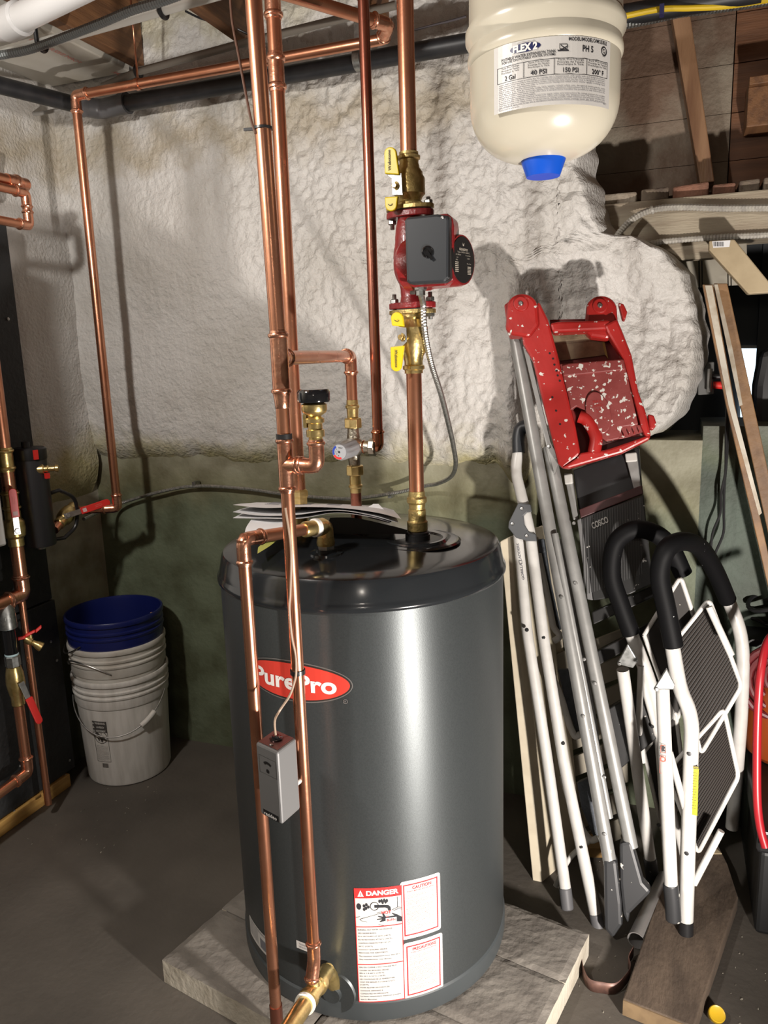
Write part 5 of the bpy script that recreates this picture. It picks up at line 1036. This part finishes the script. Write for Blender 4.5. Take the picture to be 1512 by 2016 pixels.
MB().pl(F_, J([(1010, 170), (1050, 180), (1078, 240), (1060, 300), (1040, 290)]), .03, -.01).build('side_clip', redp, t, .004)
MB().pl(F_, J([(1230, 1000), (1275, 1010), (1298, 1080), (1270, 1120), (1240, 1110)]), .03, -.01).build('side_clip', redp, t, .004)
mb = MB()
for x, y in [(500, 550), (525, 590), (535, 635), (550, 680), (560, 715), (575, 755), (520, 878), (548, 978), (577, 1078)]:
    c0 = F_.pt(*J([(x, y)])[0], .0025); mb.lathe([(.0028, 0), (.0026, .0006)], c0, F_.n, 8)
o_ = mb.build('drain_holes', blk, t); o_['kind'] = 'stuff'
# black steps of the red ladder
ST = lean(1.80, .23)
MB().pl(ST, [(1128, 925), (1258, 880), (1264, 962), (1140, 1014)], .05, -.02).build('bucket_shelf', blk, t, .003)
MB().pl(ST, [(1140, 1003), (1264, 955), (1266, 972), (1143, 1020)], .04, .015).build('shelf_edge', mat('maroon_edge', (.05, .012, .012), .5), t, .002)
stp = [(1144, 1020), (1267, 974), (1285, 1150), (1240, 1170), (1178, 1181), (1167, 1182)]
MB().pl(ST, stp, .03, .012).build('step', stepb, t, .003)
MB().pl(ST, [(1136, 1024), (1144, 1020), (1167, 1182), (1156, 1180)], .03, .012).build('step_side', mat('step_side_grey', (.16, .16, .16), .4), t, .002)
mb = MB(); cm = (stp[0][0]+stp[2][0])/2
for k in range(24):
    u = k/24; x0, y0 = 1146+u*118, 1022-u*44; mb.pl(ST, [(x0, y0), (x0+1.6, y0-.6), (x0-10+1.6+14, y0+150), (x0-10+14, y0+150)], .0012, .0135)
mb.build('tread_ribs', mat('rib_shine', (.05, .05, .05), .4), t)['kind'] = 'stuff'
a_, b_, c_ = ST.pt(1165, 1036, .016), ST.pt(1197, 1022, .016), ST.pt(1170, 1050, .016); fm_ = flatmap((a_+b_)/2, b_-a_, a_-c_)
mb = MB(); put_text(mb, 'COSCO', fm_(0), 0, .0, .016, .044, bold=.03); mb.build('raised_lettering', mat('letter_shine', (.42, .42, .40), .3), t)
for P_ in ([(1110, 932), (1125, 932), (1139, 1022), (1128, 1024)], [(1230, 895), (1254, 892), (1263, 968), (1250, 972)]): MB().pl(ST, P_, .02, .0).build('step_post', grey, t, .003)
MB().pl(ST, [(1110, 935), (1126, 932), (1128, 952), (1112, 954)], .022, .004).build('post_cap', white, t, .003); MB().pl(ST, [(1230, 893), (1253, 890), (1255, 908), (1232, 910)], .022, .004).build('post_cap', white, t, .003)
tub(ST, [(1105, 1060), (1128, 1180), (1165, 1400), (1175, 1480)], .010, -.01).build('inner_rail', grey, t)
for P_ in ([(1165, 1205), (1290, 1150), (1296, 1172), (1168, 1230)], [(1170, 1285), (1300, 1215), (1306, 1240), (1175, 1312)], [(1190, 1400), (1300, 1335), (1310, 1440), (1215, 1520)]): MB().pl(ST, P_, .04, -.03).build('step', stepb, t, .003)

# --- two white step stools ---------------------------------------------------
def stool(label, dep, toff, F, G, Tp, front, grip, right, rear, foot, treads, tri, brace, stick):
    pl = plane3(F, F+Vector((.3, 0, 0)), Tp); t = T('step_stool', label, 'stool', F, 'white folding step stools with black arched grips')
    tub(pl, front, .0172, 0, .06).build('frame_tube', wtube, t)
    YL = pl.pt(*front[-1]).y; YR = YL+dep; x0, x1 = grip[0][0], grip[-1][0]
    if right: MB().tube(arc([at(x, y, YR+.05*(i*.2-.0)*0) for i, (x, y) in enumerate(right)], .06), .0170, 14).build('frame_tube', wtube, t)
    MB().tube(spl([at(x, y, YL+dep*max(0, (x-x0)/(x1-x0))) for x, y in grip], 8), .0225, 18).build('grip', foamm, t)
    po = Plane(pl.p, pl.n); pf = Plane(F+Vector((-.01, -.035, 0)), (0, -1, .2)); pf = plane3(F+Vector((0, -.02, 0)), F+Vector((.3, -.02, 0)), Tp+Vector((0, -.05, 0)))
    tub(pf, rear, .0155).build('rear_leg', wtube, t); tub(pf, foot, .018).build('foot', rubb, t, .003)
    MB().pl(pf, tri, .010, .018).build('hinge_bracket', galv, t, .002); rivets(pf, [((tri[0][0]*.75+tri[1][0]*.25), tri[0][1]-1)], .019, 'rivet', steel, t)
    for k, (quad, ribs) in enumerate(treads):
        q = [pf.pt(x, y, toff) for x, y in quad]; mb = MB(); nrm_ = plane3(q[0], q[1], q[2]).n
        mb.prism(q, -nrm_*.012); tr = mb.build('tread', rib, t, .002)
        MB().tube(arc(q+[q[0]], .015), .0055, 10, caps=False).build('tread_rim', wtube, t)
        if ribs:
            mb = MB(); a, b, c, d = [pf.pt(x, y, toff) for x, y in ribs]
            for i in range(1, 26):
                u = i/26; p0 = a.lerp(d, u); p1 = b.lerp(c, u); mb.prism([p0, p1, p1+(d-a)*.016, p0+(d-a)*.016], nrm_*.0022)
            mb.build('ribs', mat('rib_dark', (.026, .021, .018), .8, spec=.2), tr)['kind'] = 'stuff'
    for P_ in brace: tub(pf, P_, .008, -.03).build('brace', wtube, t)
    rivets(pl, stick, .0155, 'rivet', blk, t, .0055); return t, pl, pf
F1 = atz(1350, 1838, .04); G1 = atz(1440, 1650, .0)
t, pl, pf = stool('white step stool standing on the floor plank, nearest the right edge', .28, -.11, F1, G1, at(1322, 1250, 1.84),
    [(1350, 1812), (1362, 1430), (1356, 1395), (1338, 1355), (1322, 1262)], [(1326, 1272), (1312, 1200), (1299, 1130), (1312, 1082), (1343, 1066), (1378, 1078), (1408, 1125), (1432, 1180)],
    [(1430, 1172), (1456, 1235), (1463, 1285), (1460, 1400), (1449, 1540), (1441, 1630)], [(1304, 1350), (1321, 1745)], [(1320, 1740), (1324, 1775), (1326, 1812)],
    [([(1325, 1268), (1396, 1180), (1460, 1350), (1380, 1484)], [(1325, 1268), (1396, 1180), (1460, 1350), (1380, 1484)]), ([(1312, 1520), (1425, 1395), (1454, 1528), (1374, 1680)], [(1312, 1520), (1425, 1395), (1454, 1528), (1374, 1680)])],
    [(1286, 1358), (1312, 1316), (1328, 1348), (1326, 1358)], [[(1366, 1740), (1420, 1636)], [(1318, 1480), (1362, 1640)], [(1396, 1195), (1440, 1290)]], [(1357, 1484), (1352, 1680)])
MB().tube([pl.pt(1350, 1812), pl.pt(1350, 1838)], .0175, 14).build('foot', blk, t)
m0 = pl.pt(1366, 1556); nn = (CAM-m0).normalized(); rd = (pl.pt(1362, 1430)-pl.pt(1350, 1812)).normalized(); m0 += nn*.017
fm_ = flatmap(m0, rd.cross(nn), rd); fm_ = flatmap(m0, (rd.cross(nn)), rd)
H2 = (pl.pt(1360, 1508)-pl.pt(1356, 1604)).length/2; mb = MB(); rect_uv(mb, fm_(0), -.006, -H2, .009, H2*.88, 2); mb.build('yellow_sticker', mat('sticker_yellow', (.70, .60, .01), .4), t)
mb = MB(); rect_uv(mb, fm_(.0004), -.006, H2*.88, .009, H2, 2); 
for k in range(14): rect_uv(mb, fm_(.0005), -.004, H2*(.7-k*.11), .006, H2*(.7-k*.11)+.0012, 1)
mb.build('sticker_print', mat('sticker_black', (.05, .035, .01), .5), t)
mb = MB(); put_text(mb, 'CAUTION', fm_(.0009), .0015, H2*.94, .0035, .013); mb.build('sticker_heading', mat('sticker_head', (.7, .6, .05), .5), t)
m1 = pf.pt(1305, 1495, .0158); f5 = flatmap(m1, (1, 0, 0), Z); mb = MB(); arcband(mb, f5(0), .004, .007, 0, 360, 18); frame_uv(mb, lambda u, v: f5(0)(u, v), -.006, .016, .006, .036, .0012); frame_uv(mb, f5(0), -.006, -.036, .006, .010, .0008); mb.build('red_emblem', mat('emblem_red', (.50, .12, .09), .5), t)
mb = MB(); blob(mb, f5(0), [(-.004, .020), (.004, .021), (.002, .026), (.004, .032), (-.002, .033), (-.004, .027)]); mb.build('emblem_black', ink, t)
F2 = atz(1300, 1765, .0); F2 = atz(1318, 1735, .0); G2 = F2+Vector((.28, .30, 0))
t, pl, pf = stool('white step stool with black arched grip behind the one on the plank', .05, -.05, F2, G2, at(1236, 1230, 1.93),
    [(1318, 1700), (1306, 1500), (1296, 1400), (1275, 1330), (1240, 1240)], [(1243, 1248), (1222, 1190), (1204, 1130), (1212, 1070), (1245, 1044), (1285, 1048), (1318, 1075), (1345, 1130)],
    None, [(1226, 1318), (1280, 1690)], [(1279, 1688), (1284, 1725), (1288, 1755)],
    [([(1268, 1250), (1340, 1135), (1395, 1300), (1330, 1420)], None), ([(1268, 1480), (1330, 1400), (1350, 1560), (1305, 1640)], None)],
    [(1214, 1308), (1236, 1268), (1256, 1302), (1246, 1316)], [[(1262, 1330), (1300, 1470), (1345, 1690)], [(1262, 1310), (1258, 1420), (1266, 1500)]], [(1284, 1430), (1297, 1624)])

# ================================================================ THINGS LEANING BEHIND
creamw = mat('cream_panel', (.56, .50, .38), .5, 0, (.50, .44, .33), 20)
PN = lean(1.86, .20)
t = T('folded_door', 'cream folded door panel standing on end between tank and ladders', 'door', atz(1065, 1765, 0))
f_ = [PN.pt(x, y) for x, y in [(984, 1066), (1004, 1056), (1070, 1768), (1050, 1752)]]; ev = PN.pt(1088, 1700)+Vector((0, .10, 0))-PN.pt(1070, 1722)
MB().prism(f_, Vector((.040, .085, 0))).build('leaf', creamw, t, .003)
f2_ = [p+Vector((.042, .12, 0)) for p in f_]; MB().prism(f2_, Vector((.030, .035, 0))).build('leaf', creamw, t, .003)
f3_ = [p+Vector((.060, .158, 0)) for p in f_]; MB().prism(f3_, Vector((.030, .015, 0))).build('leaf', creamw, t, .003)
t = T('louvre_panel', 'pale slatted panel behind the ladder rails near the floor', 'panel', atz(1120, 1735, 0))
LP = lean(2.09, .06)
for k in range(9):
    y0 = 1290+k*52; MB().pl(LP, [(1092+k*5, y0), (1225+k*2, y0-52), (1227+k*2, y0-10), (1096+k*5, y0+38)], .012, .004*(k % 2)).build('slat', mat('slat_cream', (.33, .30, .24), .6), t, .002)
tag(MB().obox(atz(1165, 1690, .02)+Vector((0, .06, 0)), ((1, .3, 0), (-.3, 1, 0), (0, 0, 1)), (.10, .07, .03)).build('wood_block', mat('ochre_wood', (.26, .15, .04), .7, 0, (.2, .11, .03), 20), bevel=.003), 'small ochre wood block on the floor behind the ladder feet', 'wood')

# leaning boards, bead board, prop and cables at upper right
bw3 = mat('worn_trim', (.46, .43, .36), .6, 0, (.32, .27, .20), 22, .1, 40); brn = mat('raw_trim_edge', (.22, .12, .05), .6, 0, (.14, .075, .035), 14, .2, 40)
B1_ = Plane((0, 2.16, 0), (0, -1, 0)); B2_ = Plane((0, 2.22, 0), (0, -1, 0))
t = T('leaning_trim', 'old white-edged trim board leaning in front of the dark opening', 'board', B1_.pt(1512, 1085))
MB().pl(B1_, [(1383, 560), (1404, 560), (1447, 797), (1514, 1095), (1606, 1500), (1590, 1500), (1497, 1090), (1429, 797)], .02).build('board', brn, t, .002)
MB().pl(B1_, [(1388, 562), (1402, 562), (1445, 797), (1500, 1010), (1494, 1015), (1434, 797)], .004, .003).build('paint_face', bw3, t)
t = T('leaning_trim', 'brown trim board with a split white edge leaning right of the first', 'board', B2_.pt(1512, 950))
MB().pl(B2_, [(1405, 558), (1432, 558), (1484, 797), (1514, 935), (1640, 1500), (1610, 1500), (1457, 797)], .02).build('board', brn, t, .002)
MB().pl(B2_, [(1406, 560), (1413, 560), (1443, 690), (1462, 797), (1456, 800)], .004, .003).build('paint_face', bw3, t)
BBp = Plane((0, 2.52, 0), (0, -1, .0)); t = T('bead_board', 'cream tongue and groove boards hanging under the sill', 'panel', BBp.pt(1380, 565))
bbm = mat('bead_cream', (.40, .37, .30), .55, 0, (.35, .32, .26), 20)
for x0, x1, e0_, e1_ in ((1296, 1313, 545, 556), (1315, 1320, 556, 559), (1322, 1374, 560, 566), (1376.5, 1380, 566, 566), (1382, 1431, 566, 563), (1433, 1437, 562, 562), (1439, 1470, 562, 560)):
    MB().pl(BBp, [(x0, 470), (x1, 470), (x1+1.5, e1_), (x0+1.5, e0_)], .012).build('board', bbm, t, .001)
PR = Plane((0, 2.24, 0), (0, -1, 0)); t = T('prop_timber', 'short pale timber with a barcode sticker propped under the upper sill', 'timber', PR.pt(1430, 520))
pw = mat('pale_timber', (.40, .32, .20), .6, 0, (.32, .25, .15), 12, .1, 40)
MB().pl(PR, [(1396, 474), (1446, 471), (1512, 552), (1530, 575), (1474, 579), (1396, 492)], .05).build('timber', pw, t, .003)
MB().pl(PR, [(1402, 475), (1438, 473), (1436, 486), (1404, 488)], .0006, .0012).build('sticker', paper, t)
mb = MB()
for k in range(9): mb.pl(PR, [(1405+k*2.3, 476), (1406+k*2.3+(k % 2)*.5, 476), (1406+k*2.3+(k % 2)*.5, 485), (1405+k*2.3, 485)], .0004, .0018)
mb.build('barcode', ink, t)
armw = mat('painted_armour', (.42, .40, .35), .5, .1, (.32, .30, .27), 60)
def cab(P): return [at(x, y, Y) for x, y, Y in P]
tag(armoured(MB(), cab([(1183, 520, 2.24), (1200, 492, 2.24), (1222, 455, 2.27), (1255, 425, 2.29), (1295, 411, 2.305), (1350, 408, 2.31), (1430, 410, 2.31), (1540, 409, 2.31)]), .0095, .008).build('armoured_cable', armw), 'upper whitened armoured cable curving onto the timber sill', 'cable')
tag(armoured(MB(), cab([(1197, 528, 2.23), (1215, 508, 2.24), (1245, 490, 2.28), (1290, 478, 2.31), (1330, 473, 2.32), (1400, 468, 2.32), (1540, 461, 2.32)]), .0085, .008).build('armoured_cable', armw), 'lower whitened armoured cable running along the ledger board', 'cable')
tag(armoured(MB(), cab([(1180, 60, 2.1), (1230, 50, 2.12), (1290, 38, 2.15), (1340, 27, 2.18), (1400, 20, 2.2), (1540, 0, 2.25)]), .0095, .008).build('armoured_cable', galv), 'armoured cable right of the expansion tank under the yellow cable', 'cable')
tag(MB().tube(spl(cab([(1180, 45, 2.05), (1225, 33, 2.06), (1300, 18, 2.08), (1360, 16, 2.1), (1430, 12, 2.12), (1530, -3, 2.15)]), 8), .0065, 10).build('yellow_cable', mat('yellow_sheath', (.62, .43, .02), .4)), 'bright yellow electrical cable under the ceiling at upper right', 'cable')
tag(MB().obox(at(1303, 21, 2.06), ((1, 0, 0), (0, 1, 0), (0, 0, 1)), (.010, .02, .022)).build('cable_clip', mat('clip_navy', (.02, .02, .08), .5)), 'dark blue clip on the yellow cable at upper right', 'clip')
t = T('cable_strap', 'small metal strap on the upper whitened cable', 'strap', at(1284, 414, 2.29)); MB().lathe([(.0102, -.003), (.012, -.003), (.012, .003), (.0102, .003)], at(1284, 413, 2.302), (1, 0, .25), 16).build('band', armw, t)
# valve box in the opening
bx_ = Plane((0, 2.42, 0), (0, -1, 0)); t = T('junction_fitting', 'grey fitting box with glass tube and red plug in the wall opening', 'fitting', bx_.pt(1395, 775))
MB().pl(bx_, [(1374, 714), (1406, 712), (1406, 776), (1374, 778)], .05).build('box', mat('box_grey', (.10, .10, .095), .6), t, .003); MB().tube([bx_.pt(1398, 726, .02), bx_.pt(1396, 772, .02)], .007, 12).build('tube', steel, t)
MB().tube([bx_.pt(1404, 758, .01), bx_.pt(1432, 758, .01)], [.010, .013], 14).build('plug', redv, t); MB().tube([bx_.pt(1402, 741, .01), bx_.pt(1420, 741, .01)], .008, 12).build('port', blk, t)
for k, P_ in enumerate(([(1432, 795), (1430, 840), (1429, 880), (1428, 930), (1420, 970), (1418, 1010), (1403, 1050), (1398, 1095)], [(1438, 800), (1434, 840), (1431, 900), (1426, 960), (1425, 1010), (1424, 1050), (1408, 1090), (1402, 1120)])):
    tag(MB().tube(spl([at(x, y, 2.26) for x, y in P_], 6), .0035, 8).build('extension_cord', blk), ('left', 'right')[k]+' one of two thin black cords hanging down the green wall', 'cord')
t = T('black_bag', 'black bag at the right edge in front of the small window', 'bag', at(1500, 900, 2.3))
mb = MB(); mb.pl(Plane((0, 2.45, 0), (0, -1, 0)), [(1500, 690), (1540, 680), (1540, 930), (1478, 935), (1484, 830), (1487, 760)], .12); mb.build('shell', rubb if False else blk, t, .02)

# right hand floor clutter
t = T('tool_box', 'black plastic box at the lower right edge', 'box', atz(1480, 1800, 0))
q = atz(1462, 1850, 0); MB().box((.245, 1.83, .0), (.66, 2.29, .225)).build('body', mat('box_black', (.010, .0105, .011), .55, speck=((.3, .3, .28), 80, .80)), t, .01); MB().box((.235, 1.82, .225), (.67, 2.30, .285)).build('lid', blk, t, .008)
t = T('orange_jug', 'orange plastic jug at the right edge behind the red hose', 'jug', Vector((.36, 2.02, .286)))
oc = Vector((at(1540, 1480, 2.20).x, 2.20, 0)); zo0, zo1 = at(1500, 1568, 1.98).z, at(1500, 1392, 1.98).z; hh = zo1-.286
MB().lathe([(0, .287), (.07, .288), (.095, .31), (.105, .36), (.105, .287+hh*.6), (.09, .287+hh*.85), (.06, .287+hh), (.03, .287+hh+.01), (.03, .287+hh+.03), (0, .287+hh+.03)], oc, Z, 40).build('shell', mat('orange_plastic', (.26, .050, .010), .3), t)
MB().lathe([(.034, .287+hh+.02), (.034, .287+hh+.045), (.0, .287+hh+.046)], oc, Z, 24).build('cap', redv, t)
tag(MB().tube(spl([at(1540, 1235, 1.95), at(1512, 1262, 1.92), at(1498, 1320, 1.88), at(1492, 1400, 1.86), at(1490, 1500, 1.84), at(1491, 1580, 1.82), at(1497, 1630, 1.81), at(1507, 1668, 1.80)], 8), .0095, 14).build('red_hose', mat('red_hose', (.30, .010, .016), .35)), 'bright red hose curving down at the right edge', 'hose')
t = T('hose_reel', 'dark red coiled hose in shadow behind the red hose', 'hose', at(1500, 1400, 2.15)); cc = at(1545, 1345, 2.12)
for k in range(4): MB().tube([cc+Vector((math.cos(R(a))*(.105-.02*k), .012*k, math.sin(R(a))*(.105-.02*k))) for a in range(0, 360, 15)], .0095, 10, closed=True).build('coil', mat('dark_red_hose', (.09, .006, .008), .5), t)
t = T('cable_heap', 'heap of black cables on a dark shelf at the right edge', 'cables', at(1480, 1240, 2.3)); random.seed(8)
MB().box((.22, 2.2, .60), (.7, 2.43, .62)).build('shelf', MATS['box_black'], t); MB().box((.34, 2.38, .0), (.38, 2.43, .60)).build('shelf_leg', MATS['box_black'], t)
for k in range(7):
    c0 = Vector((.30+random.uniform(-.07, .18), 2.31+random.uniform(-.03, .03), .632+.013*k)); rr = random.uniform(.05, .09)
    MB().tube([c0+Vector((rr*math.cos(R(a)), rr*.7*math.sin(R(a)), .012*math.sin(R(a*2+k*40)))) for a in range(0, 360, 20)], .006, 8, closed=True).build('cable_loop', blk, t)
# plank, tube, strap, cap on the floor
dk = mat('dirty_plank', (.12, .087, .062), .8, 0, (.075, .054, .039), 7, .3, 40, stretch=(3, 1, 3), speck=((.35, .3, .22), 90, .77))
pk = [atz(x, y, .042) for x, y in [(1226, 1966), (1366, 2022), (1408, 1900), (1453, 1765), (1432, 1700), (1392, 1620), (1345, 1625)]]
t = T('floor_plank', 'dirty wooden plank lying on the floor under the nearest stool', 'plank', Vector((pk[0].x, pk[0].y, 0)))
MB().prism(pk, Vector((0, 0, -.040))).build('board', dk, t, .003)
e = [Vector((p.x, p.y, .004)) for p in pk[:2]]; fd = (pk[1]-pk[0]).normalized(); fn = Vector((fd.y, -fd.x, 0))
MB().obox((pk[0]+pk[1])/2-Vector((0, 0, .020))+fn*.0015, (fd, fn, Z), ((pk[1]-pk[0]).length*.98, .003, .036)).build('cut_end', mat('cut_wood', (.22, .15, .08), .7, 0, (.15, .10, .055), 25), t)
MB().lathe([(.007, 0), (.007, .001)], (pk[0]+pk[1])/2-Vector((.03, -.012, .020))+fn*.003, fn, 12).build('screw', galv, t)
pe = atz(1253, 1852, .024); pf2 = atz(1312, 1725, .024); dv = (pf2-pe).normalized()
MB_ = MB(); MB_.lathe([(.019, 0), (.0215, 0), (.0215, .26), (.019, .26), (.019, 0)], pe, dv, 32); del MB_.f[-2:], MB_.sm[-2:]; tag(MB_.build('grey_tube', mat('grey_tube_metal', (.30, .29, .28), .38, .5)), 'short open grey tube lying on the floor beside the plank', 'tube')
sp_ = [atz(x, y, 0) for x, y in [(1144, 1892), (1148, 1925), (1160, 1950), (1185, 1957), (1212, 1958), (1232, 1940), (1240, 1922), (1236, 1905), (1246, 1885)]]; P_ = spl(sp_, 6); mb = MB()
mb.add([p+Z*.003 for p in P_]+[p+Z*.032 for p in P_], [(i, i+1, len(P_)+i+1, len(P_)+i) for i in range(len(P_)-1)], True); o_ = mb.build('metal_strap', mat('rusty_strap', (.16, .085, .065), .45, .3, (.11, .06, .05), 60)); so = o_.modifiers.new('s', 'SOLIDIFY'); so.thickness = .0015
tag(o_, 'thin rusty metal strap standing on edge beside the paver', 'strap')
yc = atz(1412, 1996, .02); t = T('small_bottle', 'small clear bottle with round yellow cap at the bottom edge', 'bottle', Vector((yc.x, yc.y, 0)))
MB().lathe([(.016, -.012), (.017, -.010), (.017, .0), (.0155, .002), (.013, .0005), (0, .0005)], yc, (.15, -.5, .85), 32).build('cap', mat('cap_yellow', (.60, .38, .02), .35), t); MB().lathe([(.015, -.03), (.015, -.01), (.012, -.008)], yc, (.15, -.5, .85), 24).build('neck', mat('bottle_grey', (.35, .33, .3), .3), t)
tag(MB().prism([atz(x, y, .043) for x, y in [(1400, 1676), (1412, 1674), (1421, 1682), (1404, 1682)]], Z*.003).build('wood_chip', mat('chip', (.5, .40, .25), .7)), 'pale wood chip at the back end of the floor plank', 'chip')
mb = MB(); random.seed(21)
for k in range(150):
    x, y, s_ = random.choice([(random.uniform(-1.80, -1.5), random.uniform(1.55, 1.95), 1), (random.uniform(-.15, .35), random.uniform(1.45, 1.75), 1), (random.uniform(-.15, .3), random.uniform(1.5, 2.1), .8)])
    if -.10 < x < .28 and 1.5 < y < 2.1: zz = .0
    else: zz = 0
    s2 = random.uniform(.0008, .0028)*s_; mb.obox((x, y, zz+s2*.4), ((random.random()+.1, random.random(), .2), (-random.random(), random.random()+.1, 0), (0, 0, 1)), (s2*1.6, s2, s2*.8))
tag(mb.build('floor_debris', mat('debris', (.30, .28, .23), .8, 0, (.10, .09, .07), 60)), 'crumbs and grit scattered over the concrete floor', 'debris', kind='stuff')
